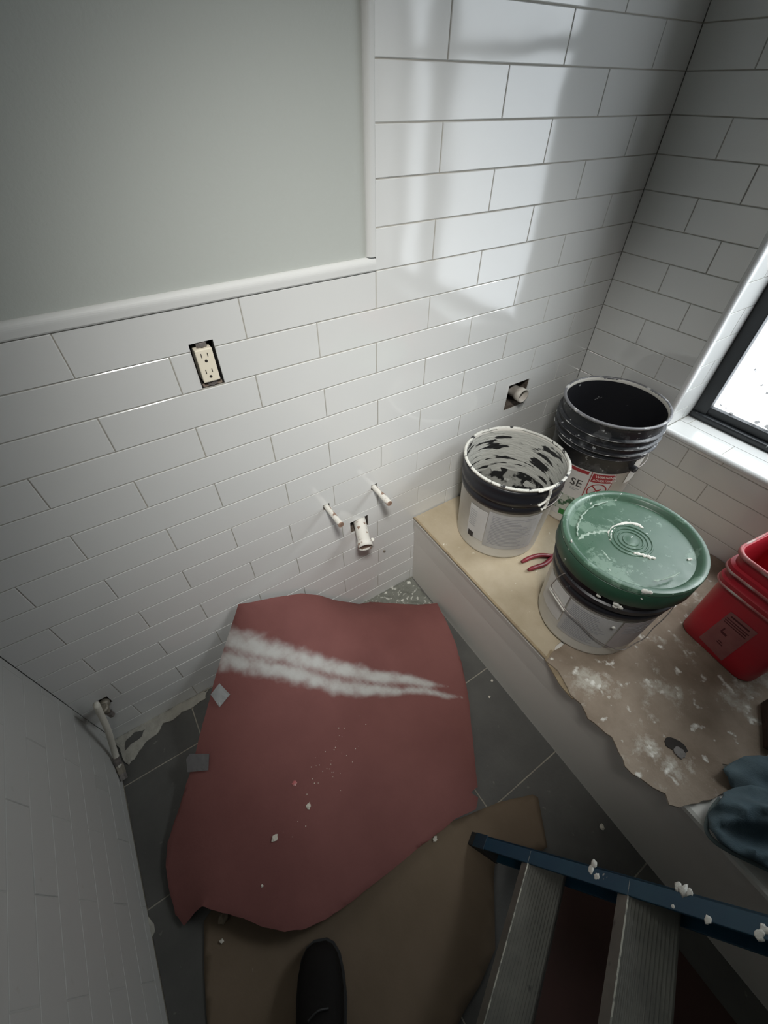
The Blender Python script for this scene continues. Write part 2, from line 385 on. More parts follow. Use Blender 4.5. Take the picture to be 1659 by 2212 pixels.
def lay(parent, fid, u0, u1, z0, z1, origin, m, holes=(), d=0.0):
    """one tile (u0..u1, z0..z1 already net of joints); holes may cut it"""
    if u1 - u0 < 0.006 or z1 - z0 < 0.006: return
    nt = None
    for h in holes:
        if h[0] < u1 and h[1] > u0 and h[2] < z1 and h[3] > z0:
            if h[2] <= z0 + .003 and h[3] >= z1 - .003:
                lay(parent, fid, u0, h[0], z0, z1, origin, m, holes, d); lay(parent, fid, h[1], u1, z0, z1, origin, m, holes, d); return
            cu = (u0 + u1) / 2; cz = (z0 + z1) / 2
            nt = (round(h[0] - cu, 4), round(h[1] - cu, 4), round(h[2] - cz, 4), round(h[3] - cz, 4))
    me = tile_mesh(u1 - u0, z1 - z0, nt, fid, None)
    if not me.materials: me.materials.append(m)
    o = bpy.data.objects.new('tile', me); COL.objects.link(o); o.parent = parent
    o.location = origin + fr0(fid, (u0 + u1) / 2, (z0 + z1) / 2, d + random.uniform(0, .0002))
    s = 0.0022
    if fid == 'b': o.rotation_euler = (random.gauss(0, s), 0, random.gauss(0, s))
    elif fid in 'rl': o.rotation_euler = (0, random.gauss(0, s), random.gauss(0, s))
def joints(first, step, lo, hi):
    x = first
    while x > lo: x -= step
    r = []
    while x < hi:
        if x > lo: r.append(x)
        x += step
    return r
ROWOFF = {-5: -.0013, -4: -.0027, -3: .0015, -2: .0038, -1: .0015, 0: 0, 1: .006, 2: 0, 3: .0093, 4: .009, 5: -.0014, 6: .0473, 7: -.001, 8: .003, 9: .0532, 10: .0014, 11: .0322, 12: .01, 13: .02, 14: 0.0, 15: .03}

# back wall: painted plaster upper left, tile elsewhere
OUTLET = (-0.1115, -0.0655, 1.0805, 1.1715)
DRAIN = (0.199, 0.268, 0.4565, 0.5075)
STUB1 = (0.113, 0.135, 0.610, 0.632); STUB2 = (0.2825, 0.3045, 0.608, 0.630)
VENT = (0.832, 0.930, 0.716, 0.812)
VALVE = (-0.672, -0.640, 0.205, 0.248)
HB = [OUTLET, DRAIN, STUB1, STUB2, VENT, VALVE]
TX = U - G      # right edge of the pencil trim
wb = tag(obj('wall_back', holed([XL - .1, XR + .1], [-.05, ZC], HB, fr_back, 0.007, 0.075), M['paint'], smooth=False), kind='structure')
obj('wall_core', box(XL - .1, XR + .3, 0.0755, 0.13, -.05, ZC), M['hole'], wb)
g = holed([XL, XR], [0, Z0], HB, fr_back, 0.0016, 0.0069)
holed([TX, XR], [Z0, ZC], [], fr_back, 0.0016, 0.0069, g)
obj('grout_bed', g, M['grout'], wb)
O0 = Vector((0, 0, 0))
for k in range(-13, 16):
    zt = min(Z0 - H * k - G, ZC); zb = max(Z0 - H * (k + 1) + G, 0.001)
    off = ROWOFF.get(k, 0) * U
    js = joints((0 if k % 2 == 0 else .5) * U + off, U, (XL if k >= 0 else TX), XR)
    if k < 0: js = [j for j in js if j > TX + .01]
    ends = [(XL if k >= 0 else TX) - G + 0.0004] + js + [XR + G - .0006]
    for a, c in zip(ends, ends[1:]): lay(wb, 'b', a + G, c - G, zb, zt, O0, M['tile'], HB)

M['lining'] = mat('brown_hole_lining', (0.05, 0.038, 0.03), 0.95, var=(0.12, 0.095, 0.075), vs=70)
for hh_, mm_ in ((OUTLET, 'hole'), (DRAIN, 'lining'), (STUB1, 'lining'), (STUB2, 'lining'), (VENT, 'lining'), (VALVE, 'lining')):  # liners darken the cut-outs: the shade of their depth is put into the colour
    a_, c_, e_, g_ = hh_; e1 = .0006; lb_ = bmesh.new()
    for Q_ in (((a_ + e1, e_), (a_ + e1, g_)), ((c_ - e1, e_), (c_ - e1, g_)), ((a_, e_ + e1), (c_, e_ + e1)), ((a_, g_ - e1), (c_, g_ - e1))):
        (u0, z0_), (u1, z1_) = Q_
        lb_.faces.new([lb_.verts.new((u0, .0028, z0_)), lb_.verts.new((u1, .0028, z1_)), lb_.verts.new((u1, .074, z1_)), lb_.verts.new((u0, .074, z0_))])
    obj('hole_shade_liner', lb_, M[mm_], wb)

# pencil trims around the painted part
def trim_profile(w_):      # across (0..w), out
    pr = [(0, .0069)]
    for i in range(9):
        t = math.pi / 2 * i / 8
        pr.append((w_ * .55 * (1 - math.cos(t)), .0069 - .0105 * math.sin(t)))
    pr += [(w_ * .9, -.0036), (w_, -.0022), (w_, .0069)]
    return pr
def extr(prof, fn, s0, s1):
    b = bmesh.new(); A = [b.verts.new(fn(u, d, s0)) for u, d in prof]; B = [b.verts.new(fn(u, d, s1)) for u, d in prof]
    n = len(prof)
    for i in range(n): b.faces.new((A[i], A[(i + 1) % n], B[(i + 1) % n], B[i]))
    b.faces.new(A); b.faces.new(B[::-1]); return b
t1 = tag(obj('trim_1', extr(trim_profile(.026), lambda u, d, s: (s, d, Z0 + G + .026 - u), XL, TX - .0005), M['trim'], smooth=False), kind='structure')
t2 = tag(obj('trim_2', extr(trim_profile(.019), lambda u, d, s: (TX - .0195 + u, d, s), Z0 + .028, ZC), M['trim']), kind='structure')

# right wall with the window opening
wr = bmesh.new()
D0 = 0.007
for (a, c, e, g_) in ((0, -WY0 - .0005, 0, ZC), (-WY0, -WY1, 0, WZ0), (-WY0, -WY1, WZ1, ZC), (-WY1, -YF + .1, 0, ZC)):
    box(XR + D0, XR + .25, -c, -a + (0.1 if a == 0 else 0), e - (.05 if e == 0 else 0), g_, wr)
wr_o = tag(obj('wall_right', wr, M['plaster']), kind='structure')
gb = bmesh.new()
for (a, c, e, g_) in ((0, -WY0 - .008, 0, ZC), (-WY0 - .008, -WY1 + .008, 0, WZ0 - .008), (-WY0 - .008, -WY1 + .008, WZ1 + .008, ZC), (-WY1 + .008, -YF, 0, ZC)):
    vs = [gb.verts.new(fr_right(*x)) for x in ((a, e, .0016), (c, e, .0016), (c, g_, .0016), (a, g_, .0016))]; gb.faces.new(vs)
obj('grout_bed', gb, M['grout'], wr_o)
OR = Vector((XR, 0, 0))
Z0R = Z0
for k in range(-13, 16):
    zt = min(Z0R - H * k - G, ZC); zb = max(Z0R - H * (k + 1) + G, 0.001)
    js = joints(.1588 if k % 2 else .263, U, 0, -YF)
    ends = [0 - G + .0006] + js + [-YF]
    for a, c in zip(ends, ends[1:]):
        a_, c_ = a + G, c - G
        zm = (zb + zt) / 2
        W0, W1 = -WY0 - .0105, -WY1 + .0105
        lo, hi = WZ0 - .0105, WZ1 + .0105
        if zt > lo and zb < hi:          # course crosses the opening
            if c_ > W0 and a_ < W1:
                if a_ < W0: lay(wr_o, 'r', a_, W0 - .0008, zb, zt, OR, M['tile'])
                if c_ > W1: lay(wr_o, 'r', W1 + .0008, c_, zb, zt, OR, M['tile'])
                s0, s1 = max(a_, W0), min(c_, W1)
                if zb < lo - .01 and s1 > s0: lay(wr_o, 'r', s0, s1, zb, lo - .001, OR, M['tile'])
                if zt > hi + .01 and s1 > s0: lay(wr_o, 'r', s0, s1, hi + .001, zt, OR, M['tile'])
                continue
        lay(wr_o, 'r', a_, c_, zb, zt, OR, M['tile'])
# reveal: jamb facing the camera side, sill, far jamb, head
jd = WX + .03 - XR
def reveal_grout(name, b): obj(name, b, M['grout'], wr_o)
reveal_grout('reveal_bed', box(XR + .008, WX + .06, WY0 - .0012, WY0 + .004, WZ0, WZ1))
reveal_grout('reveal_bed', box(XR + .008, WX + .06, WY1 - .004, WY1 + .0012, WZ0, WZ1))
reveal_grout('reveal_bed', box(XR + .008, WX + .06, WY1, WY0, WZ0 - .004, WZ0 + .0012))
reveal_grout('reveal_bed', box(XR + .008, WX + .06, WY1, WY0, WZ1 - .0012, WZ1 + .004))
for k in range(-11, 8):
    zt = min(Z0 - H * k - G, WZ1); zb = max(Z0 - H * (k + 1) + G, WZ0 + .004)
    if zt - zb < .008: continue
    sp = WX + .02 if k % 2 else XR + .09
    for (x0, x1) in ((XR + .013, XR + .013 + .085 if k % 2 == 0 else WX + .045), (XR + .013 + .088, WX + .045)):
        if x1 - x0 < .02 or (k % 2 and x0 > XR + .05): continue
        o = obj('tile', box(x0, x1, WY0 - .0032, WY0 + .003, zb, zt, bev=.0007), M['tile'], wr_o)
        obj('tile', box(x0, x1, WY1 - .003, WY1 + .0032, zb, zt, bev=.0007), M['tile'], wr_o)
ys = [WY0 - .004] + [-j for j in joints(.30, U, -WY0 + .03, -WY1)] + [WY1 + .004]
for row, (x0, x1) in enumerate(((XR + .013, XR + .0885), (XR + .0907, WX + .045))):
    yy = [WY0 - .004] + [-j for j in joints(.30 + row * U / 2 + .25, U, -WY0 + .03, -WY1)] + [WY1 + .004]
    for a, c in zip(yy, yy[1:]):
        obj('tile', box(x0, x1, c + G, a - G, WZ0 - .003, WZ0 + .0032, bev=.0007), M['tile'], wr_o)
# bullnose edging round the opening
R_ = .0145
def quarter(n=7):
    return [(R_ * (1 - math.cos(math.pi / 2 * i / n)), R_ * (1 - math.sin(math.pi / 2 * i / n))) for i in range(n + 1)]
q = quarter()   # (a: into wall along x, b: across)
def edge_bar(name, fn, s0, s1):
    prof = [(a, b_) for a, b_ in quarter()] + [(R_, R_)]
    return tag(obj(name, extr(prof, fn, s0, s1), M['bright_trim']), kind='structure')
edge_bar('trim_3', lambda u, d, s: (XR - .003 + u, WY0 - .004 + d, s), WZ0 - .009, WZ1 + .009)
edge_bar('trim_4', lambda u, d, s: (XR - .0032 + u, s, WZ0 + .004 - d), WY1 - .009, WY0 + .0095)
edge_bar('trim_5', lambda u, d, s: (XR - .003 + u, WY1 + .004 - d, s), WZ0 - .009, WZ1 + .009)
edge_bar('trim_6', lambda u, d, s: (XR - .0032 + u, s, WZ1 - .004 + d), WY1 - .009, WY0 + .0095)

# window: black frame, mullion, transom, panes
win = bpy.data.objects.new('window_1', None); COL.objects.link(win); win.location = (WX, (WY0 + WY1) / 2, WZ0); tag(win, kind='structure')
FX0, FX1 = WX - .004, WX + .045
SY0, SY1 = WY0 - .0035, WY1 + .0035
ZB, ZT = WZ0 + .0035, WZ1 - .0035
GY0, GY1, GZ0, GZ1 = -.411, -1.415, .762, 1.97
fb = bmesh.new()
box(FX0, FX1, GY0, SY0, ZB, ZT, fb, .003); box(FX0, FX1, SY1, GY1, ZB, ZT, fb, .003)
obj('frame_stile', fb, M['frame_black'], win)
obj('frame_rail', box(FX0 - .012, FX1 - .001, SY1 + .001, SY0 - .001, ZB, ZB + .021, bev=.006), M['frame_black'], win)
obj('frame_rail', box(FX0 + .006, FX1 - .002, GY1 - .01, GY0 + .01, ZB + .0205, GZ0, bev=.002), M['frame_black'], win)
obj('frame_rail', box(FX0, FX1 - .001, GY1 - .01, GY0 + .01, GZ1, ZT - .001, bev=.003), M['frame_black'], win)
obj('mullion', box(FX0 + .001, FX1 - .002, -1.215, -1.105, GZ0 - .002, GZ1 + .002, bev=.003), M['frame_black'], win)
obj('transom', box(FX0 + .004, FX1 - .003, GY1 - .002, -1.216, 1.60, 1.635, bev=.002), M['frame_black'], win)
obj('transom', box(FX0 + .004, FX1 - .003, -1.104, GY0 + .002, 1.60, 1.635, bev=.002), M['frame_black'], win)
for (a, c) in ((GY0 + .003, -1.102), (-1.218, GY1 - .003)):
    for (e, g_) in ((GZ0 - .002, 1.602), (1.633, GZ1 + .002)):
        obj('pane', box(WX + .020, WX + .026, c, a, e, g_), M['glass'], win, origin=(WX + .023, (a + c) / 2, e))

# left wall
wl = tag(obj('wall_left', box(XL - .15, XL - .007, YF, 0.1, -.05, ZC), M['paint']), kind='structure')
gl = bmesh.new(); gl.faces.new([gl.verts.new(fr_left(*x)) for x in ((0, 0, .0008), (-YF, 0, .0008), (-YF, 1.125, .0008), (0, 1.125, .0008))])
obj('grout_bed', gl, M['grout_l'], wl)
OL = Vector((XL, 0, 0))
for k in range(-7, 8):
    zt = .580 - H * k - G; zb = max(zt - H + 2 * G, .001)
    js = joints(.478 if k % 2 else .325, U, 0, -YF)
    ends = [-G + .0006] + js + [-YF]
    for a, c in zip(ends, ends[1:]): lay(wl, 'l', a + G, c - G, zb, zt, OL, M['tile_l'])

tag(obj('wall_front', box(XL - .15, XR + .25, YF - .12, YF, -.05, ZC), M['dark_wall']), kind='structure')
cs = thing('added_spot_fixture', (-.20, -.98, ZC), 'added unseen ceiling fixture for the fill spot', 'added light')  # invented fixture, out of view, around the added fill spot
obj('housing', lathe([(.17, ZC), (.17, ZC - .02), (.15, ZC - .03), (.15, ZC)], -.20, -.98, 32), M['trim'], cs)
tag(obj('ceiling', box(XL - .15, XR + .25, YF - .12, .13, ZC, ZC + .1), M['plaster']), kind='structure')

# floor
fl = tag(obj('floor', box(XL - .1, XR + .1, YF, .07, -.08, -.0015), M['floor_grout']), kind='structure')
FT = .3285; fy = [.1735, -.158, -.4865, -.815, -1.1435, -1.472, -1.8005, -2.129]; fx = [-.8, -.4805, -.152, .1765, .505]
for j in range(len(fy) - 1):
    for i in range(len(fx) - 1):
        x0, x1 = max(fx[i], XL) + .0018, fx[i + 1] - .0018; y1, y0 = min(fy[j], -.0005) - .0018, max(fy[j + 1], YF) + .0018
        if y1 - y0 < .01: continue
        o = obj('tile', box(x0, x1, y0, y1, -.008, 0, bev=.0008), M['floor_tile'], fl)
        o.location = (0, 0, 0)

# ------------------------------------------------------------------ bathtub with its covering boards
def xa(y, z): return .4835 + .0215 * y - (.0165) * min(z, DECK) / DECK
tub = thing('bathtub', (.85, -.76, 0), 'white alcove bathtub with a plain apron under boards below the window', 'bathtub')
Y0_, Y1_ = -.001, -1.52
b = bmesh.new(); prof = [(0, 0), (0.0005, .006), (.0008, .016), (.0012, .10), (.003, .25), (0, .345), (-.003, .372), (.000, .381), (.008, .3845), (.02, .3845)]
rows = []
for i in range(31):
    y = Y0_ + (Y1_ - Y0_) * i / 30
    rows.append([b.verts.new((xa(y, z) + dx, y, z)) for dx, z in prof] + [b.verts.new((xa(y, DECK) + .02, y, .34)), b.verts.new((xa(y, 0) + .02, y, 0))])
for A, B in zip(rows, rows[1:]):
    for k in range(len(A)): b.faces.new((A[k], A[(k + 1) % len(A)], B[(k + 1) % len(B)], B[k]))
b.faces.new(rows[0]); b.faces.new(rows[-1][::-1])
obj('apron', b, M['tub'], tub, smooth=False)
# rim (frame) and basin
b = bmesh.new()
def ring(inset, z, n=12, rad=.06):
    x0, x1, y0, y1 = .487 + inset, XR - .002 - inset * .5, Y1_ + inset, Y0_ - inset
    x0 = .487 + inset if inset else .4835
    out = []
    for cx_, cy_, a0 in ((x1, y1, 0), (x0, y1, 90), (x0, y0, 180), (x1, y0, 270)):
        rr = rad if inset else .001
        ccx = cx_ - rr if a0 in (0, 270) else cx_ + rr; ccy = cy_ - rr if a0 in (0, 90) else cy_ + rr
        for i in range(n + 1):
            t = math.radians(a0 + 90 * i / n); out.append(b.verts.new((ccx + rr * math.cos(t), ccy + rr * math.sin(t), z)))
    return out
rr_ = [ring(0, .3835), ring(.085, .3835), ring(.10, .36), ring(.14, .12), ring(.20, .07)]
for A, B in zip(rr_, rr_[1:]):
    for k in range(len(A)):
        try: b.faces.new((A[k], A[(k + 1) % len(A)], B[(k + 1) % len(B)], B[k]))
        except ValueError: pass
b.faces.new(rr_[-1])
for v in b.verts:
    if v.co.x < .49 and v.co.z > .38: v.co.x = xa(v.co.y, DECK) + .012
obj('basin', b, M['tub'], tub)

def XY(px, py, z): v = P(px, py, 2, z); return (v.x, v.y, z)
Z1b = DECK + .0045
def bdz(lst, z): return [XY(a, c, z) for a, c in lst]
front = [(xa(y, DECK) - .0045, y, Z1b) for y in (-.004, -.1, -.2, -.3, -.4, -.5, -.6, -.655)]
crack = bdz([(1195, 1418), (1200, 1396), (1228, 1372)], Z1b)
bd = front + crack + [(.80, -.66, Z1b), (XR - .004, -.70, Z1b), (XR - .004, -.004, Z1b)]
ba = thing('cover_board', (.8, -.33, DECK), 'smooth tan paper board on the back half of the tub, under the three round buckets', 'board')
obj('panel', sheet(bd, .02, .0042, jag=.0), M['board_a'], ba)
eb = sheet([(x - .0015, y, z + .0006) for x, y, z in front] + [(x + .006, y, z + .0006) for x, y, z in reversed(front)], .02, .004)
tag(obj('edge_strip', eb, M['board_c'], ba), 'darker worn front edge')
Z2b = DECK + .0100
bd = bdz([(1180, 1428), (1197, 1405), (1208, 1400), (1232, 1376)], Z2b) + [(.80, -.665, Z2b), (XR - .006, -.70, Z2b), (XR - .006, -1.17, Z2b)] \
    + bdz([(1625, 1655), (1560, 1650), (1572, 1672), (1588, 1702), (1545, 1724), (1467, 1744), (1446, 1738), (1438, 1715), (1412, 1702), (1385, 1682), (1350, 1655), (1337, 1625), (1322, 1592), (1296, 1572), (1270, 1552), (1255, 1520), (1232, 1500), (1218, 1470), (1205, 1448)], Z2b)
bb = thing('cover_board', (.75, -.95, DECK), 'dirty brown fibre board with a torn front edge on the near half of the tub', 'board')
hz = XY(1460, 1612, Z2b)
bmb = sheet(bd, .014, .0045, jag=.0055, noise_amp=.0012, nsc=14)
obj('panel', bmb, M['board_b'], bb)
tz = Z1b + .0002
obj('torn_layer', sheet(bdz([(1177, 1423), (1190, 1402), (1200, 1412), (1216, 1440), (1232, 1478), (1250, 1510), (1236, 1508), (1214, 1484), (1196, 1455)], tz), .012, .004, jag=.003), M['board_c'], bb)
# the hole in the board: dark ellipse with grey residue
def disc(c, rx, ry, ang, z, th, seg=28, jag=.0):
    b = bmesh.new(); vs = []
    for i in range(seg):
        t = 2 * math.pi * i / seg; k = 1 + jag * noise.noise(Vector((math.cos(t) * 2, math.sin(t) * 2, c[0] * 9)))
        x = rx * k * math.cos(t); y = ry * k * math.sin(t)
        vs.append(b.verts.new((c[0] + x * math.cos(ang) - y * math.sin(ang), c[1] + x * math.sin(ang) + y * math.cos(ang), z)))
    f = b.faces.new(vs); r = bmesh.ops.extrude_face_region(b, geom=[f]); bmesh.ops.translate(b, vec=(0, 0, -th), verts=[v for v in r['geom'] if isinstance(v, bmesh.types.BMVert)])
    return b
tag(obj('knot_hole', disc(hz, .026, .015, math.radians(-62), Z2b + .0022, .004, jag=.3), M['hole'], bb), 'dark oval hole')
hz2 = XY(1470, 1626, Z2b + .003)
obj('residue', disc(hz2, .013, .012, 0, Z2b + .003, .003, jag=.5), M['hole_grey'], bb)

# ------------------------------------------------------------------ pails
def hitcyl(px, py, cx, cy, r):
    a = (px - 829.5) / FPX; b_ = (py - 1106) / FPX
    d = Vector([CR[0][i] * a + CR[1][i] * b_ + CR[2][i] for i in range(3)]); o = CP - Vector((cx, cy, 0))
    A = d.x ** 2 + d.y ** 2; B = 2 * (o.x * d.x + o.y * d.y); C_ = o.x ** 2 + o.y ** 2 - r * r; t = (-B - math.sqrt(max(B * B - 4 * A * C_, 0))) / (2 * A)
    Q = CP + d * t; return math.degrees(math.atan2(Q.y - cy, Q.x - cx)), Q.z
def radat(pf, z):
    for (r0, z0), (r1, z1) in zip(pf, pf[1:]):
        if min(z0, z1) <= z <= max(z0, z1) and z0 != z1: return r0 + (r1 - r0) * (z - z0) / (z1 - z0)
    return pf[-1][0]
def patch(c, rf, a0, a1, z0, z1, out=.0006, n=14, th=.0005, skew=0):      # curved label on a pail wall; rf(z) = wall radius
    b = bmesh.new(); F = []; B = []
    for i in range(n + 1):
        for (lst, o_) in ((F, out + th), (B, out)):
            row = []
            for j in range(5):
                z = z0 + (z1 - z0) * j / 4; t = math.radians(a0 + (a1 - a0) * i / n + skew * j / 4); r = rf(z) + o_
                row.append(b.verts.new((c[0] + r * math.cos(t), c[1] + r * math.sin(t), z)))
            lst.append(row)
    for i in range(n):
        for j in range(4):
            b.faces.new((F[i][j], F[i + 1][j], F[i + 1][j + 1], F[i][j + 1])); b.faces.new((B[i][j], B[i][j + 1], B[i + 1][j + 1], B[i + 1][j]))
        b.faces.new((F[i][0], B[i][0], B[i + 1][0], F[i + 1][0])); b.faces.new((F[i][4], F[i + 1][4], B[i + 1][4], B[i][4]))
    b.faces.new(F[0] + B[0][::-1]); b.faces.new(F[n][::-1] + B[n])
    return b
def text_bm(s, size):
    cu = bpy.data.curves.new('t', 'FONT'); cu.body = s; cu.size = size; cu.extrude = .0003; cu.resolution_u = 3
    o = bpy.data.objects.new('t', cu); COL.objects.link(o); dg = bpy.context.evaluated_depsgraph_get()
    me = bpy.data.meshes.new_from_object(o.evaluated_get(dg)); b = bmesh.new(); b.from_mesh(me)
    bpy.data.objects.remove(o); bpy.data.meshes.remove(me); bpy.data.curves.remove(cu); return b
def wrap(b, c, rf, a0, z0, out=.0013, tilt=0):      # lay flat lettering around a pail
    for v in b.verts:
        x, y, e = v.co; r = rf(z0 + y) + out + e * .5; t = math.radians(a0) + x / r
        v.co = (c[0] + r * math.cos(t), c[1] + r * math.sin(t), z0 + y)
    return b
def lines(c, rf, a0, a1, z0, z1, n, h=.0022, jit=1.0):
    b = bmesh.new()
    for i in range(n):
        z = z1 - (z1 - z0) * (i + .5) / n; e = a1 - random.uniform(0, .45) * (a1 - a0) * jit
        join(b, patch(c, rf, a0, e, z - h / 2, z + h / 2, out=.0013, n=6, th=.0003))
    return b
def pail(name, c, rt, zt, rb, label, wall, inner, floor_m, crusty=False, z0=Z1b + .0002, ribs=(), th=.0028, rim_r=.004, group=None):
    t = thing(name, (c[0], c[1], z0), label, 'bucket', group)
    rf = lambda z: rb + (rt - .004 - rb) * (z - z0) / (zt - z0)
    pf = [(0, z0 + .004), (rb - .01, z0 + .004), (rb - .006, z0), (rb - .001, z0 + .003)]
    zz = [z0 + .012]; 
    for r_ in sorted(ribs): zz += [r_[0] - .0001, r_[0], r_[1], r_[1] + .0001]
    pts = [(rb, z0 + .01)]
    for (za, zb_, o_) in sorted(ribs): pts += [(rf(za), za), (rf(za) + o_, za + .0015), (rf(zb_) + o_, zb_ - .0015), (rf(zb_), zb_)]
    top = [(rf(zt - .01), zt - .011), (rt - .001, zt - .009), (rt, zt - .005), (rt - .001, zt - .001), (rt - .0035, zt), (rt - .006, zt - .001)]
    outer = pf + pts + top + [(rf(zt) - th, zt - .012)]
    obj('body', lathe(outer, *c), wall, t, smooth=True)
    inn = [(rf(zt) - th, zt - .0115), (rf(z0 + .02) - th, z0 + .02)]
    if floor_m is not None:
        inp = [(rf(zt - .0115) - th - .0002, zt - .0115)] + [(rf(z) - th, z) for z in [zt - .03 - (zt - z0 - .06) * i / 10 for i in range(11)]] + [(rf(z0) - .02, z0 + .012)]
        obj('inner_wall', lathe(inp, *c), inner, t, smooth=True)
        if crusty: obj('lower_coat', lathe([(rf(z) - th - .0012 - .0008 * (i == 0), z) for i, z in enumerate([z0 + (zt - z0) * (.50 - .048 * k) for k in range(11)])], *c, wob=.004, seg=120), floor_m, t, smooth=True)
        obj('residue', lathe([(rf(z0) - .018, z0 + .012), (.06, z0 + .014), (0, z0 + .012)], *c), floor_m, t, smooth=True)
    return t, rf
def autosmooth(o, deg=35):
    me = o.data
    me.set_sharp_from_angle(angle=math.radians(deg))

# --- white open pail
CW = (.682, -.210)
t, rf = pail('paint_pail', CW, .159, .717, .141, 'white open pail with a black top band and crusted rim, leftmost on the tub', M['pail'], M['pail_in'], M['pail_floor'], crusty=True)
zt, zl = .717, .612
pr = [(rf(zl) + .0005, zl), (rf(zl) + .004, zl + .003), (rf(zl + .02) + .004, zl + .020), (rf(zl + .022) + .001, zl + .023), (rf(zl + .03) + .001, zl + .032), (rf(.65) + .005, .648), (rf(.67) + .0055, .668), (rf(.672) + .002, .672), (rf(.69) + .002, .69), (rf(.70) + .0025, .703)]
tag(obj('band', lathe(pr + [(r - .003, z) for r, z in reversed(pr)], *CW, closed=True), M['black_clean'], t, smooth=True), 'ribbed black band')
obj('rim_crust', lathe([(.1545, .711), (.1605, .7125), (.1612, .7165), (.158, .7185), (.1535, .7180), (.152, .712)], *CW, closed=True, wob=.0022, seg=150), M['crust'], t, smooth=True)
lb = obj('label', patch(CW, rf, -184, -158, .452, .590), M['lab_w'], t)
lb2 = tag(obj('label', patch(CW, rf, -157, -92, .440, .600), M['lab_grey'], t), 'grey printed panel')
obj('print', lines(CW, rf, -152, -98, .455, .590, 19, .0026), M['print'], lb2)
obj('print', lines(CW, rf, -182, -170, .500, .575, 8, .005, .5), M['lab_grey'], lb)
b = patch(CW, rf, -181, -172.5, .448, .472, out=.0012, n=5); obj('emblem', b, M['ink'], lb)
obj('emblem_ring', lathe([(.0055, 0), (.0068, 0), (.0068, .0006), (.0055, .0006)], 0, 0, 16, closed=True), M['lab_w'], lb)
eo = [c for c in lb.children if c.name.startswith('emblem_ring')][0]
tt = math.radians(-176.7); r_ = rf(.46) + .0022
eo.matrix_local = Matrix.Translation(Vector((CW[0] + r_ * math.cos(tt), CW[1] + r_ * math.sin(tt), .460)) - wloc(t)) @ Vector((math.cos(tt), math.sin(tt), 0)).to_track_quat('Z', 'Y').to_matrix().to_4x4()
# drips over the rim and the ear
b = bmesh.new()
for run in (((1196, 1046), (1188, 1056), (1186, 1068), (1181, 1078), (1172, 1086), (1162, 1092)), ((1182, 1078), (1180, 1088), (1176, 1096), (1168, 1101)), ((1162, 1060), (1172, 1057), (1184, 1053), (1197, 1046))):
    pts = []
    for px, py in run:
        a_, z_ = hitcyl(px, py, *CW, .158); a_ = math.radians(a_); rr = rf(z_) + .0075; pts.append((CW[0] + rr * math.cos(a_), CW[1] + rr * math.sin(a_), z_))
    pts = smoothpath(pts, 5); join(b, tube(pts, .005, 8, rs=[.0042 * (1 + .8 * noise.noise(Vector((i * .45, 0, px)))) for i in range(len(pts))]))
obj('compound_drip', b, M['compound'], t, smooth=True)
hpts = []
def bail(t, c, rf, zear, a_from, a_to, sag, out=.012, r=.0016, m=M['steel'], wig=0.0):
    pts = []
    for i in range(29):
        s = i / 28; a = math.radians(a_from + (a_to - a_from) * s); z = zear - sag * math.sin(math.pi * s) ** .8
        rr = rf(max(z, zear - sag)) + out + wig * noise.noise(Vector((s * 14, 1, 1)))
        pts.append((c[0] + rr * math.cos(a), c[1] + rr * math.sin(a), z + wig * noise.noise(Vector((s * 11, 5, 2)))))
    obj('bail_wire', tube(pts, r, 6), m, t, smooth=True); return pts
ea = math.radians(-97)
bail(t, CW, rf, .635, -96, 84, -.008, out=.009)

# --- tall black bucket
CB = (1.022, -.270)
t, rf = pail('bucket', CB, .156, .832, .130, 'tall open black bucket with ribbed top and printed label in the far tub corner', M['pail'], M['black_in'], M['black_in'])
zs_ = .652
sk = [(rf(zs_) + .0006, zs_), (rf(.70) + .0006, .70), (rf(.702) + .004, .703), (rf(.715) + .004, .715), (rf(.717) + .001, .718), (rf(.725) + .001, .726), (rf(.727) + .012, .729), (rf(.735) + .0125, .736), (rf(.737) + .007, .739), (rf(.75) + .007, .751), (rf(.752) + .012, .754), (rf(.758) + .0125, .761), (rf(.76) + .006, .764), (rf(.775) + .006, .778), (rf(.777) + .010, .781), (rf(.783) + .0105, .786), (rf(.786) + .003, .789), (rf(.81) + .002, .812), (rf(.82) + .0045, .822)]
o = obj('top_band', lathe(sk + [(r - .003, z) for r, z in reversed(sk)], *CB, closed=True), M['black_plastic'], t, smooth=True); autosmooth(o, 50)
for (z_, o_) in ((.732, .0135), (.757, .0135), (.783, .0115), (.709, .005)):
    obj('rib', lathe([(rf(z_) + o_ - .003, z_ - .0022), (rf(z_) + o_, z_ - .001), (rf(z_) + o_, z_ + .001), (rf(z_) + o_ - .003, z_ + .0022)], *CB, closed=True, wob=.0004), M['black_rib'], t, smooth=True)
obj('rim', lathe([(.150, .826), (.1575, .8255), (.159, .829), (.1575, .8325), (.153, .8335), (.150, .831)], *CB, closed=True, wob=.0006, seg=120), mat('scuffed_black_rim', (.16, .16, .17), .4, spots=(.55, .55, .54), ss=30, st=.56, sw=.1), t, smooth=True)
obj('chest_patch', patch(CB, rf, -98, -60, .600, .700, out=.001), M['pail'], t)
lbl = obj('label', patch(CB, rf, -195, -147.5, .425, .650, out=.0006, n=20), M['lab_w'], t)
obj('label_border', patch(CB, rf, -190, -150, .636, .648, out=.0013), M['lab_red'], lbl)
se = wrap(text_bm('SE', .042), CB, rf, -168.5, .576)
obj('lettering', se, M['ink'], lbl)
obj('print', lines(CB, rf, -166, -152, .556, .568, 2, .0022), M['print'], lbl)
obj('foliage_print', patch(CB, rf, -192, -149, .452, .525, out=.0013), M['lab_pat'], lbl)
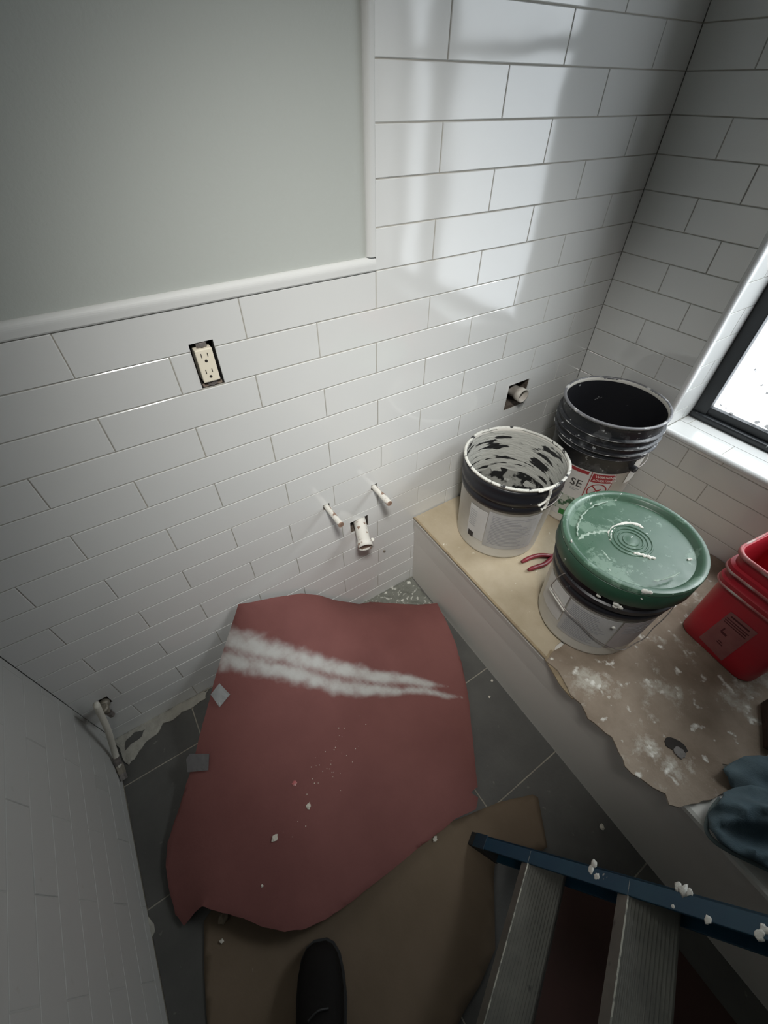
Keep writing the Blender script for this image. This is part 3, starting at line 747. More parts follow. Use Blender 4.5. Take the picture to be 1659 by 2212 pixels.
obj('green_print', patch(CB, rf, -168, -149, .432, .456, out=.0016), M['lab_green'], lbl)
l2 = tag(obj('warning_label', patch(CB, rf, -146.5, -117, .470, .650, out=.0006), M['lab_w'], t), 'white warning label with a red heading and crossed circle')
fr_ = bmesh.new(); join(fr_, patch(CB, rf, -147, -146, .470, .650, out=.0013, n=2)); join(fr_, patch(CB, rf, -117.6, -117, .470, .650, out=.0013, n=2))
obj('label_border', fr_, M['lab_red'], l2)
obj('heading', patch(CB, rf, -145, -119, .611, .646, out=.0013), M['lab_red'], l2)
b = wrap(text_bm('WARNING', .0135), CB, rf, -141.5, .6315, out=.002); join(b, wrap(text_bm('ADVERTENCIA', .0115), CB, rf, -143, .617, out=.002))
obj('lettering', b, M['ink_w'], l2)
b = bmesh.new()      # crossed-circle sign with a small leaning figure
flat = bmesh.new()
for i in range(40):
    t0, t1_ = 2 * math.pi * i / 40, 2 * math.pi * (i + 1) / 40
    flat.faces.new([flat.verts.new((r * math.cos(a), r * math.sin(a), 0)) for r, a in ((.027, t0), (.031, t0), (.031, t1_), (.027, t1_))])
def stroke(fm, p, q_, w_):
    p, q_ = Vector((*p, 0)), Vector((*q_, 0)); n_ = (q_ - p).normalized(); s_ = Vector((-n_.y, n_.x, 0)) * w_ / 2
    for i in range(6):
        a, c = p.lerp(q_, i / 6), p.lerp(q_, (i + 1) / 6); fm.faces.new([fm.verts.new(x) for x in (a - s_, c - s_, c + s_, a + s_)])
stroke(flat, (-.020, .020), (.020, -.020), .004)
for p_, q__, w__ in (((-.012, -.012), (.004, .002), .009), ((.004, .002), (.016, -.001), .005), ((-.002, -.004), (.010, .010), .004)): stroke(flat, p_, q__, w__)
wrap(flat, CB, rf, -132, .575, out=.0016)
obj('prohibition_sign', flat, M['lab_red'], l2)
bail(t, CB, rf, .668, -98, -98 + 170, -.01, out=.010)
b = bmesh.new(); a_ = math.radians(-98); rr = rf(.67) + .006
join(b, tube([(CB[0] + (rr - .006) * math.cos(a_), CB[1] + (rr - .006) * math.sin(a_), .669), (CB[0] + (rr + .008) * math.cos(a_), CB[1] + (rr + .008) * math.sin(a_), .669)], .011, 14))
obj('handle_ear', b, M['black_plastic'], t)

# --- green-lidded pail
CG = (.655, -.616)
ZG = .745
t, rf = pail('lidded_pail', CG, .157, ZG - .004, .137, 'white pail closed with a dusty green lid, nearest bucket on the tub', M['pail'], M['pail_in'], None, z0=Z2b + .0012)
pr = [(rf(.598) + .0006, .598), (rf(.60) + .004, .602), (rf(.62) + .004, .620), (rf(.622) + .001, .623), (rf(.632) + .001, .632), (rf(.634) + .008, .636), (rf(.65) + .0085, .650), (rf(.652) + .003, .653), (rf(.67) + .002, .675)]
o = tag(obj('band', lathe(pr + [(r - .003, z) for r, z in reversed(pr)], *CG, closed=True), M['black_clean'], t, smooth=True), 'ribbed black band'); autosmooth(o, 50)
zt = ZG
lidp = [(.1635, zt - .055), (.1650, zt - .050), (.1650, zt - .038), (.1635, zt - .036), (.1640, zt - .014), (.1670, zt - .012), (.1675, zt - .004), (.1655, zt), (.1600, zt + .0012), (.1540, zt - .0005), (.1500, zt - .0035), (.1465, zt - .0125), (.1440, zt - .0150)]
rr0 = [(.052, 0), (.0510, .0022), (.0480, .0022), (.0468, 0), (.0415, 0), (.0402, .0022), (.0376, .0022), (.0364, 0), (.0310, 0), (.0298, .0022), (.0274, .0022), (.0262, 0), (.0200, -.0002), (.0188, .0018), (.0165, .0016), (.010, .0022), (.003, .0026), (0, .0026)]
lidp += [(r, zt - .0150 + e) for r, e in rr0]
lidp += [(0, zt - .019), (.150, zt - .020), (.1600, zt - .052)]
lid = obj('lid', lathe(lidp, *CG, seg=120), M['green'], t, smooth=True); autosmooth(lid, 40)
sk = obj('lid_skirt', lathe([(.1645, zt - .063), (.1665, zt - .060), (.1668, zt - .016), (.1650, zt - .014), (.1640, zt - .040)], *CG, closed=True), M['green_dark'], lid, smooth=True)
def smear(pts, w_, z, m, nm, par, h=.0012, jag=.4):
    b = bmesh.new(); pts = smoothpath([Vector(p) for p in pts], 7); n = len(pts); L_, R2 = [], []
    for i, p in enumerate(pts):
        d = (pts[min(i + 1, n - 1)] - pts[max(i - 1, 0)]); d.z = 0; d.normalize(); q_ = Vector((-d.y, d.x, 0))
        e = min(1.0, (i + .6) / (n * .16), (n - i - .4) / (n * .16)) ** .5
        for lst, sg in ((L_, 1), (R2, -1)):
            k = w_ * e * (1 + jag * noise.noise(Vector(p) * 130 + Vector((sg * 9, 0, 0))) + .5 * jag * noise.noise(Vector(p) * 420 + Vector((sg * 5, 0, 0))))
            lst.append((b.verts.new((p[0] + q_.x * k * sg, p[1] + q_.y * k * sg, z)), b.verts.new((p[0] + q_.x * k * .7 * sg, p[1] + q_.y * k * .7 * sg, z + h))))
    for i in range(n - 1):
        b.faces.new((L_[i][0], L_[i + 1][0], L_[i + 1][1], L_[i][1])); b.faces.new((L_[i][1], L_[i + 1][1], R2[i + 1][1], R2[i][1])); b.faces.new((R2[i][1], R2[i + 1][1], R2[i + 1][0], R2[i][0]))
    return obj(nm, b, m, par, smooth=True)
ZL = zt - .0149
M['haze_c'] = mat('thin_compound_film', (.26, .35, .28), .6, var=(.36, .43, .37), vs=60, spots2=(.12, .21, .15), ss2=40, st2=.52, sw=.15)
def lp(px, py): v = P(px, py, 2, ZL); return (v.x, v.y, ZL)
smear([lp(*q_) for q_ in ((1319, 1168), (1317, 1152), (1323, 1141), (1336, 1134), (1352, 1130), (1368, 1131), (1381, 1135), (1390, 1142))], .0040, ZL + .0002, M['compound'], 'compound_smear', lid, h=.0016, jag=1.0)
smear([lp(*q_) for q_ in ((1250, 1166), (1262, 1158), (1275, 1152), (1288, 1150), (1302, 1148), (1318, 1146))], .0045, ZL - .0005, M['haze_c'], 'compound_smear', lid, h=.0006, jag=1.6)
smear([lp(*q_) for q_ in ((1247, 1160), (1246, 1145), (1250, 1130), (1258, 1115), (1270, 1102), (1288, 1092), (1312, 1085))], .0022, ZL + .0030, M['haze_c'], 'compound_smear', lid, h=.0016, jag=1.6)
smear([lp(*q_) for q_ in ((1368, 1195), (1380, 1197), (1392, 1201), (1404, 1204), (1416, 1208))], .0042, ZL + .0004, M['compound'], 'compound_chip', lid, h=.0028, jag=1.3)
smear([lp(*q_) for q_ in ((1485, 1210), (1490, 1208), (1494, 1210))], .003, ZL, M['compound'], 'compound_chip', lid, h=.003)
smear([lp(*q_) for q_ in ((1300, 1188), (1308, 1198), (1318, 1210))], .0022, ZL - .0004, M['haze_c'], 'compound_smear', lid, h=.0006, jag=1.4)
smear([lp(*q_) for q_ in ((1405, 1262), (1425, 1260), (1445, 1254), (1462, 1245))], .0022, ZL + .0145, M['haze_c'], 'compound_smear', lid, h=.0010, jag=1.4)
lb = tag(obj('label', patch(CG, rf, -182, -131, .445, .588, n=18), M['lab_grey'], t), 'grey printed panel')
obj('print', lines(CG, rf, -178, -136, .455, .582, 19, .0026), M['print'], lb)
lb = obj('label', patch(CG, rf, -222, -184, .470, .590), M['lab_w'], t)
lb = tag(obj('label', patch(CG, rf, -129, -80, .450, .588), M['lab_mauve'], t), 'mauve printed panel')
obj('print', lines(CG, rf, -124, -95, .53, .580, 6, .0022), M['print'], lb)
b = bmesh.new()
for (px, py, r0) in ((1293, 1287, .006), (1332, 1306, .008), (1340, 1313, .007), (1328, 1311, .006), (1393, 1273, .008), (1403, 1275, .006), (1384, 1288, .006), (1326, 1360, .005), (1232, 1187, .004), (1240, 1168, .004)):
    a_, z_ = hitcyl(px, py, *CG, .160); a_ = math.radians(a_); rr = max(rf(z_) + (.0095 if z_ < .69 else .0128), .0) ; s = bmesh.new(); bmesh.ops.create_icosphere(s, subdivisions=2, radius=r0)
    for v in s.verts:
        q_ = v.co * (1 + .6 * noise.noise(v.co * 150)); er = Vector((math.cos(a_), math.sin(a_), 0)); q_ -= er * q_.dot(er) * .6
        v.co = q_ + Vector((CG[0] + rr * math.cos(a_), CG[1] + rr * math.sin(a_), z_))
    obj('compound_blob', s, M['compound'], t, smooth=True)
pts = []
for (px, py, o_) in ((1205, 1165, .012), (1196, 1185, .02), (1190, 1210, .022), (1184, 1235, .022), (1178, 1255, .018), (1190, 1272, .012)):
    pass
eA = math.radians(165); zE = .640
path = []
for a_, z_, o_ in ((163, .655, .010), (160, .63, .016), (158, .60, .018), (156, .575, .016), (160, .562, .012), (170, .553, .010), (182, .545, .010), (195, .535, .009), (215, .500, .009), (235, .470, .010), (250, .455, .012), (260, .475, .012), (266, .50, .016), (272, .53, .012), (280, .57, .014), (290, .61, .013), (300, .640, .010)):
    a_ = math.radians(a_); r_ = rf(z_) + o_; path.append((CG[0] + r_ * math.cos(a_), CG[1] + r_ * math.sin(a_), z_))
obj('bail_wire', tube(smoothpath(path, 6), .0013, 6), M['steel'], t, smooth=True)
gp = []
for (px, py) in ((1190, 1270), (1205, 1293), (1221, 1318)):
    a_, z_ = hitcyl(px, py, *CG, .149); a_ = math.radians(a_); gp.append((CG[0] + .152 * math.cos(a_), CG[1] + .152 * math.sin(a_), z_))
tag(obj('bail_grip', tube(smoothpath(gp, 5), .0045, 10), M['pail'], t, smooth=True), 'white tubular grip')

# --- red square bucket
def sqring(c, ex, ey, hx, hy, z, r, n=6):
    out = []
    for sx, sy, a0 in ((1, 1, 0), (-1, 1, 90), (-1, -1, 180), (1, -1, 270)):
        for i in range(n + 1):
            t = math.radians(a0 + 90 * i / n)
            u = sx * (hx - r) + r * math.cos(t); v = sy * (hy - r) + r * math.sin(t)
            out.append(Vector((c[0] + ex[0] * u + ey[0] * v, c[1] + ex[1] * u + ey[1] * v, z)))
    return out
zr = Z2b + .002
A_ = Vector(XY(1462, 1350, zr)); B_ = Vector(XY(1606, 1484, zr))
ey = (A_ - B_); wbase = ey.length; ey.normalize(); ex = Vector((-ey.y, ey.x, 0)) * -1      # ex points away from the camera
if ex.x < 0: ex = -ex
wx = wbase; cr = (A_ + B_) / 2 + ex * wx / 2
t = thing('square_bucket', (cr.x, cr.y, zr), 'red square bucket with a sticker, at the right edge of the tub top', 'bucket')
HR = .335
def sec(k, o=0): return .0 + wbase / 2 + .010 * k + o * .8
prof = [(0, -.02, .0), (0.0, -.006, .0), (0, 0, .008), (.2, 0, None), (.6, 0, None), (.665, 0, None), (.67, .006, None), (.70, .010, None), (.735, .010, None), (.75, .004, None), (.80, .003, None), (.815, .011, None), (.85, .013, None), (.875, .011, None), (.885, .003, None), (.965, .004, None), (.975, .010, None), (.992, .012, None), (1.0, .009, None), (1.0, .003, None)]
b = bmesh.new(); rg = []
for k, o_, dz in prof:
    z = zr + (dz if dz is not None else k * HR)
    rg.append([b.verts.new(v) for v in sqring(cr, ex, ey, sec(k, o_), sec(k, o_), z, .034)])
inner = [(.985, -.0005), (.9, -.003), (.6, -.003), (.2, -.003), (.03, -.004), (.02, -.02)]
for k, o_ in inner: rg.append([b.verts.new(v) for v in sqring(cr, ex, ey, sec(k, o_), sec(k, o_), zr + k * HR, .032)])
for A, B in zip(rg, rg[1:]):
    for k in range(len(A)): b.faces.new((A[k], A[(k + 1) % len(A)], B[(k + 1) % len(B)], B[k]))
b.faces.new(rg[0][::-1]); b.faces.new(rg[-1])
o = obj('body', b, M['red_plastic'], t, smooth=True); autosmooth(o, 42)
def band(k0, k1, o0, nm, m):
    b = bmesh.new(); rg = []
    for k, o_ in ((k0, o0 - .003), (k0 + .004, o0), (k1 - .004, o0), (k1, o0 - .003), (k1, o0 - .006), (k0, o0 - .006)):
        rg.append([b.verts.new(v) for v in sqring(cr, ex, ey, sec(k, o_), sec(k, o_), zr + k * HR, .034)])
    for A, B in zip(rg, rg[1:] + rg[:1]):
        for k in range(len(A)): b.faces.new((A[k], A[(k + 1) % len(A)], B[(k + 1) % len(B)], B[k]))
    return obj(nm, b, m, t, smooth=True)
band(.975, 1.012, .0125, 'rim', M['red_rim']); band(.818, .845, .0145, 'ridge', M['red_rim']); band(.675, .70, .0115, 'ridge', M['red_rim'])
def onface(u, k, out=.001):      # u along ey (m), k height fraction on the camera-facing side
    return cr + ey * u - ex * (sec(k) + out) + Vector((0, 0, k * HR))
def facepatch(u0, u1, k0, k1, out=.001, th=.0005):
    b = bmesh.new(); F = [b.verts.new(onface(u, k, out + th)) for u, k in ((u0, k0), (u1, k0), (u1, k1), (u0, k1))]; B = [b.verts.new(onface(u, k, out)) for u, k in ((u0, k0), (u1, k0), (u1, k1), (u0, k1))]
    b.faces.new(F); b.faces.new(B[::-1])
    for i in range(4): b.faces.new((F[i], B[i], B[(i + 1) % 4], F[(i + 1) % 4]))
    return b
# sticker fitted to where it shows on that side
def facehit(px, py):
    a = (px - 829.5) / FPX; b_ = (py - 1106) / FPX; d = Vector([CR[0][i] * a + CR[1][i] * b_ + CR[2][i] for i in range(3)])
    k = .2
    for _ in range(4):
        q0 = cr - ex * sec(k, 0); t_ = (q0 - CP).dot(ex) / d.dot(ex); Q = CP + d * t_; k = (Q.z - zr) / HR
    return (Q - cr).dot(ey), k
SQ = [facehit(*q_) for q_ in ((1510, 1376), (1559, 1427), (1638, 1368), (1580, 1321))]      # sticker corners on that side
def sq(u, v):      # u along its foot, v up
    a = Vector(SQ[0]).lerp(Vector(SQ[1]), u); c = Vector(SQ[3]).lerp(Vector(SQ[2]), u); return a.lerp(c, v)
def quad(u0, u1, v0, v1, out, th=.0004, b=None):
    b = b or bmesh.new(); C4 = [sq(u0, v0), sq(u1, v0), sq(u1, v1), sq(u0, v1)]
    F = [b.verts.new(onface(*c_, out + th)) for c_ in C4]; B = [b.verts.new(onface(*c_, out)) for c_ in C4]
    b.faces.new(F); b.faces.new(B[::-1])
    for i in range(4): b.faces.new((F[i], B[i], B[(i + 1) % 4], F[(i + 1) % 4]))
    return b
st = tag(obj('sticker', quad(0, 1, 0, 1, .0008), M['red_lab'], t), 'faded rectangular sticker')
b = bmesh.new()
for v0, u0, u1, h_ in ((.90, .12, .82, .035), (.83, .06, .90, .02), (.78, .06, .86, .02), (.73, .08, .92, .02), (.30, .45, .60, .02), (.25, .42, .66, .02)): quad(u0, u1, v0, v0 + h_, .0014, .0002, b)
quad(.30, .50, .48, .53, .0014, .0002, b); quad(.26, .31, .50, .62, .0014, .0002, b)
obj('print', b, M['ink_r'], st)

# --- pliers
def tubefrom(lst, r, rs=None): return tube(smoothpath(lst, 6), r, 10, rs=None)
zp = Z1b + .0085
pl = thing('pliers', XY(1190, 1200, Z1b), 'pliers with open red handles lying between the white and green pails', 'pliers')
h1 = [XY(1127, 1214, zp), XY(1145, 1205, zp + .001), XY(1163, 1200, zp + .001), XY(1182, 1200, zp), XY(1198, 1201, zp)]
h2 = [XY(1141, 1231, zp), XY(1158, 1225, zp + .001), XY(1176, 1219, zp + .001), XY(1188, 1209, zp), XY(1200, 1196, zp)]
for h_ in (h1, h2):
    sp_ = smoothpath(h_, 6); obj('handle', tube(sp_, .007, 12, rs=[.0045 + .003 * min(1, i / 3) if i < len(sp_) - 6 else .0065 for i in range(len(sp_))]), M['handle_red'], pl, smooth=True)
pv = Vector(XY(1203, 1199, zp)); dj = (pv - Vector(h1[1])).normalized(); dj.z = 0
sj = Vector((-dj.y, dj.x, 0))
obj('pivot', tube([pv + dj * .004 - Vector((0, 0, .006)), pv + dj * .004 + Vector((0, 0, .007))], .010, 16), M['steel'], pl)
for sg in (1, -1):
    obj('jaw', obox(pv + dj * .006 + sj * (.001 if sg > 0 else -.010) - Vector((0, 0, .004)), dj * .045, sj * .009, Vector((0, 0, .008)), bev=.002), M['steel'], pl)

# ------------------------------------------------------------------ fixtures in the back wall
ot = thing('wall_outlet', (-.0885, .01, 1.126), 'ivory duplex outlet without cover plate in a rough dark cut-out in the tile', 'outlet')
obj('outlet_box', holed([OUTLET[0] + .002, OUTLET[1] - .002], [OUTLET[2] + .004, OUTLET[3] - .006], [], fr_back, 0.055, 0.06), M['hole'], ot)
yk = box(-.0985, -.0785, .0035, .006, 1.084, 1.168, bev=.0006); join(yk, box(-.0965, -.0805, .0015, .004, 1.161, 1.1695, bev=.001)); join(yk, box(-.0975, -.0795, .0015, .004, 1.083, 1.0905, bev=.001))
obj('mounting_yoke', yk, M['steel'], ot)
fc = obj('receptacle', box(-.1055, -.0725, -.005, .030, 1.0935, 1.1595, bev=.0022), M['ivory'], ot)
s = bmesh.new()
for zc_ in (1.1425, 1.1105):
    join(s, box(-.0965, -.0950, -.0056, -.004, zc_ + .001, zc_ + .0095)); join(s, box(-.0845, -.0830, -.0056, -.004, zc_ + .002, zc_ + .009))
    join(s, tube([(-.0895, -.0056, zc_ - .006), (-.0895, -.004, zc_ - .006)], .0028, 14))
obj('slots', s, M['hole'], fc)
for z_ in (1.1655, 1.0865): obj('screw', tube([(-.0885, -.0015, z_), (-.0885, .004, z_)], .0035, 12), M['steel'], ot)
obj('chipped_mortar', box(-.108, -.069, .0035, .009, 1.0815, 1.087, bev=.001), mat('brown_plaster_edge', (.30, .24, .19), .9, var=(.2, .15, .12), vs=80), ot)

for i, (q_, ln, lab) in enumerate((((737, 1134), .09, 'white paint-spattered water stub, left one beside the drain pipe'), ((842, 1088), .09, 'white paint-spattered water stub, right one, above the drain pipe'))):
    tip = P(*q_, 1, -ln); tp = thing('water_stub', (tip.x, 0, tip.z), lab, 'pipe')
    pts = [(tip.x, .055, tip.z), (tip.x, -ln * .3, tip.z), (tip.x, -ln * .55, tip.z), (tip.x, -ln, tip.z)]
    obj('pipe', tube([Vector(p_) for p_ in pts], .0085, 14), M['pipe'], tp, smooth=False)
    if i == 1: obj('collar', tube([(tip.x, -.045, tip.z), (tip.x, -.088, tip.z)], .0098, 14), M['pipe'], tp)
    obj('pipe_end', tube([(tip.x, -ln - .0006, tip.z), (tip.x, -ln + .003, tip.z)], .0088, 14), M['copper'], tp)
tip = P(790, 1183, 1, -.080); root = Vector((.236, 0.0, .4835)); dr = thing('drain_pipe', root, 'thick whitewashed drain pipe sticking out of a square hole below the water stubs', 'pipe')
ax_ = (tip - root).normalized(); qt = ax_.to_track_quat('Z', 'Y'); Lp = (tip - root).length
def tilted(prof, seg=40):
    b = lathe(prof, 0, 0, seg)
    for v in b.verts: v.co = qt @ v.co + root
    return b
obj('pipe', tilted([(.0215, -.045), (.0215, Lp - .026), (.0245, Lp - .022), (.0252, Lp), (.0215, Lp), (.0215, Lp - .014), (.0190, Lp - .02), (.0190, -.04)]), M['pipe'], dr, smooth=True)
obj('pipe_plug', tilted([(0, Lp - .006), (.0212, Lp - .006), (.0212, Lp - .013), (0, Lp - .013)]), M['copper'], dr)
s = bmesh.new(); bmesh.ops.create_icosphere(s, subdivisions=2, radius=.007)
kp = P(804, 1166, 1, -.055)
for v in s.verts: v.co = v.co * (1 + .5 * noise.noise(v.co * 90)) + kp
obj('compound_blob', s, M['compound'], dr, smooth=True)
obj('hole_filler', box(DRAIN[0] + .001, DRAIN[1] - .001, .03, .05, DRAIN[2] + .001, DRAIN[3] - .001), M['hole_grey'], dr)
tip = P(1131, 856, 1, -.032); vp = thing('drain_stub', (tip.x, 0, tip.z), 'short grey pipe stub in the ragged square hole near the black bucket', 'pipe')
def ypipe(par, prof, m, nm='pipe'):
    b = lathe(prof, 0, 0, 36)
    for v in b.verts: x, y, z = v.co; v.co = (wloc(par).x + x, -z, wloc(par).z + y)
    return obj(nm, b, m, par, smooth=True)
ypipe(vp, [(.020, -.074), (.020, .006), (.0235, .008), (.024, .032), (.0205, .032), (.020, .010), (.017, .008), (.017, -.06)], M['pipe_b'])
ypipe(vp, [(0, .012), (.0198, .012), (.0198, .004), (0, .004)], M['hole_grey'], 'pipe_bore')
obj('broken_edge', box(VENT[0] + .001, VENT[0] + .012, .012, .05, VENT[2] + .001, VENT[3] - .03, bev=.003), mat('broken_brown_backing', (.16, .12, .10), .9, var=(.28, .23, .20), vs=60), vp)
tip = P(830, 1190, 1, -.0008)
tag(obj('screw_head', tube([(tip.x, .004, tip.z), (tip.x, -.004, tip.z)], .005, 14), M['brass']), 'small brown screw head in the tile right of the drain pipe', 'screw')

# supply valve and hose
va = thing('supply_valve', (-.655, 0, .225), 'worn shut-off valve low in the corner with a white flexible supply hose', 'valve')
ypipe(va, [(0, .036), (.009, .036), (.009, .012), (.013, .010), (.013, -.004), (.009, -.006), (.009, -.06), (0, -.06)], M['brass'], 'valve_body')
obj('valve_handle', lathe([(0, .0), (.012, 0), (.014, .003), (.014, .009), (.010, .012), (0, .012)], -.655, 0, 20), M['brass'], va)
va.children[-1].location = Vector((0, -.03, .012)); 
for v in va.children[-1].data.vertices: v.co = Vector((v.co.x, v.co.y, v.co.z + .225))
obj('outlet_nut', tube([(-.655, -.026, .205), (-.655, -.026, .185)], .009, 6), M['steel'], va)
hp = [(-.655, -.026, .225), (-.662, -.03, .24), (-.668, -.034, .235), P(208, 1522, 1, -.045), P(220, 1548, 1, -.055), P(234, 1580, 1, -.066), P(246, 1620, 2, .085), P(256, 1650, 2, .042), P(262, 1668, 2, .024)]
obj('hose', tube(smoothpath(hp, 6), .0085, 12), M['hose'], va, smooth=True)
e0 = P(256, 1652, 2, .036); e1 = P(267, 1684, 2, .012)
obj('hose_ferrule', tube([P(250, 1636, 2, .062), P(258, 1656, 2, .032)], .0098, 14), M['steel'], va)
obj('coupling_nut', tube([e0, e0.lerp(e1, .6)], .0125, 6), M['brass'], va)
obj('coupling_nut', tube([e0.lerp(e1, .6), e1], .0115, 6), M['steel'], va)

# ------------------------------------------------------------------ things on the floor
def W_(px, py, y): v = P(px, py, 1, y); return (v.x, v.y, v.z)
# red rosin paper sheet leaning against the wall
top = [W_(515, 1305, -.012), W_(548, 1300, -.012), W_(585, 1292, -.012), W_(650, 1282, -.012), W_(690, 1286, -.012), W_(722, 1296, -.012), W_(755, 1301, -.014), W_(776, 1305, -.016)]
bd = top + [XY(800, 1300, .018), XY(860, 1304, .016), XY(905, 1306, .016), XY(944, 1303, .045), XY(966, 1345, .06), XY(984, 1390, .055), XY(999, 1440, .04), XY(1012, 1510, .022), XY(1020, 1580, .018), XY(1026, 1650, .018), XY(1032, 1700, .022), XY(1018, 1712, .02), XY(1033, 1722, .02), XY(1028, 1748, .022), XY(985, 1768, .022), XY(945, 1800, .022),
            XY(885, 1848, .028), XY(820, 1900, .036), XY(760, 1948, .044), XY(700, 1988, .052), XY(660, 2006, .056), XY(615, 2013, .056), XY(570, 2003, .054), XY(525, 1983, .052), XY(480, 1972, .050), XY(436, 1958, .046), XY(420, 1972, .03), XY(397, 2000, .012), XY(378, 1975, .012), XY(366, 1925, .014),
            XY(358, 1870, .016), XY(362, 1820, .018), XY(378, 1770, .024), XY(398, 1710, .036), XY(418, 1640, .052), XY(434, 1580, .085), XY(450, 1520, .13), XY(466, 1460, .185), XY(484, 1400, .25), XY(500, 1352, .315)]
rp_bm = sheet(bd, .010, .0018, jag=.0022, noise_amp=.004, nsc=9)
def red_paper_mat():
    m = mat('red_rosin_paper', (0.165, 0.058, 0.052), 0.8, var=(0.20, 0.074, 0.066), vs=4, bump=0.002, bs=9, spots=(.45, .40, .36), ss=75, st=.80)
    nt = m.node_tree; N = nt.nodes; L = nt.links; b_ = N['Principled BSDF']; src = b_.inputs['Base Color'].links[0].from_socket
    at = N.new('ShaderNodeAttribute'); at.attribute_name = 'spray'
    n = N.new('ShaderNodeTexNoise'); n.inputs['Scale'].default_value = 28; n.inputs['Detail'].default_value = 6; tc = N.new('ShaderNodeTexCoord'); L.new(tc.outputs['Object'], n.inputs['Vector'])
    s_ = N.new('ShaderNodeMath'); s_.operation = 'MULTIPLY_ADD'; L.new(n.outputs['Fac'], s_.inputs[0]); s_.inputs[1].default_value = .9; L.new(at.outputs['Fac'], s_.inputs[2])
    r_ = N.new('ShaderNodeMapRange'); r_.interpolation_type = 'SMOOTHSTEP'; r_.inputs[1].default_value = .70; r_.inputs[2].default_value = 1.62; L.new(s_.outputs[0], r_.inputs[0])
    mx = N.new('ShaderNodeMix'); mx.data_type = 'RGBA'; L.new(r_.outputs[0], mx.inputs['Factor']); L.new(src, mx.inputs['A']); mx.inputs['B'].default_value = (.50, .50, .48, 1)
    L.new(mx.outputs['Result'], b_.inputs['Base Color']); return m
rp = thing('paper_sheet', (-.05, -.35, 0), 'dull red building paper with a white spray streak, leaning against the tiled wall', 'paper')
pan = obj('sheet', rp_bm, red_paper_mat(), rp, smooth=True)
autosmooth(pan, 45)
wv = [v.co + wloc(rp) for v in pan.data.vertices]
wvn = np.array([[*v] for v in wv]); Cn = np.array(CP); Rn = np.array(CR); cc = (wvn - Cn) @ Rn.T
pxy = np.stack([829.5 + FPX * cc[:, 0] / cc[:, 2], 1106 + FPX * cc[:, 1] / cc[:, 2]], 1)
def nearest3(px, py): return wvn[int(np.argmin(np.hypot(pxy[:, 0] - px, pxy[:, 1] - py)))]
def streak(pts):
    out = []
    for (px, py, w_) in pts: out.append((nearest3(px, py), w_))
    return out
S1 = streak([(494, 1382, .034), (530, 1392, .036), (580, 1404, .030), (640, 1418, .026), (700, 1436, .024), (760, 1452, .024), (820, 1462, .022), (880, 1466, .018), (930, 1476, .012), (970, 1484, .006)])
S2 = streak([(486, 1420, .030), (540, 1436, .026), (600, 1446, .024), (660, 1462, .024), (720, 1480, .024), (790, 1492, .020), (850, 1490, .014), (910, 1492, .012), (960, 1500, .010), (995, 1506, .004)])
val = np.zeros(len(wv))
for S_ in (S1, S2):
    for (a, wa), (c, wc) in zip(S_, S_[1:]):
        ab = c - a; tt = np.clip(((wvn - a) @ ab) / max(ab @ ab, 1e-9), 0, 1); d = np.linalg.norm(wvn - (a + tt[:, None] * ab), axis=1); w_ = wa + (wc - wa) * tt
        val = np.maximum(val, (1.15 - .55 * d / w_) * (.35 + .65 * np.clip(w_ / .016, 0, 1)))
val = np.clip(val, 0, 1)
atr = pan.data.attributes.new('spray', 'FLOAT', 'POINT'); atr.data.foreach_set('value', val.astype(np.float32))
def zpap(px, py):
    i = int(np.argmin(np.hypot(pxy[:, 0] - px, pxy[:, 1] - py))); return float(wvn[i][2]) + .003
# tape pieces holding its left edge
for (qs, lab) in (([(455, 1500), (474, 1476), (497, 1500), (474, 1528)], 'upper square of grey tape'), ([(402, 1640), (410, 1628), (452, 1628), (450, 1664), (405, 1668)], 'lower square of grey tape')):
    zz_ = [zpap(a + 4, c) + .004 for a, c in qs]
    tag(obj('tape', sheet([XY(a, c, z_) for (a, c), z_ in zip(qs, zz_)], .01, .0006), M['tape'] if 'upper' in lab else M['tape_dark'], rp), lab)

# brown kraft paper under and in front of it
zk = .004
bd = [XY(1150, 1716, zk), XY(1162, 1722, zk), XY(1175, 1790, zk), XY(1182, 1830, zk), XY(1150, 1850, zk), XY(1095, 1845, zk), XY(1070, 1860, zk), XY(1066, 1900, zk), XY(1068, 1950, zk), XY(1070, 2050, zk), XY(1036, 2130, zk), XY(1000, 2190, zk), XY(970, 2260, zk), XY(600, 2420, zk), XY(452, 2300, zk), XY(447, 2200, zk), XY(441, 2100, zk), XY(440, 1990, zk), XY(500, 1900, zk), XY(700, 1850, zk), XY(860, 1820, zk), XY(1000, 1765, zk), XY(1080, 1732, zk)]
kp_ = thing('paper_sheet', (-.2, -.9, 0), 'brown kraft paper on the floor under the boot and the red paper', 'paper')
obj('sheet', sheet(bd, .02, .0022, noise_amp=.0015, nsc=7, jag=.001), M['kraft'], kp_, smooth=True)
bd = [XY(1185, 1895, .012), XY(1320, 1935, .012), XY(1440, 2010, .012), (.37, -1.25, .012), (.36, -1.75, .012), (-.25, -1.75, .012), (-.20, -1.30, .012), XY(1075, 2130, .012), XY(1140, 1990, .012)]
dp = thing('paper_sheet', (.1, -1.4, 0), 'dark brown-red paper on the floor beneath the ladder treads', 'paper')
obj('sheet', sheet(bd, .04, .002, noise_amp=.004), M['dark_red'], dp)

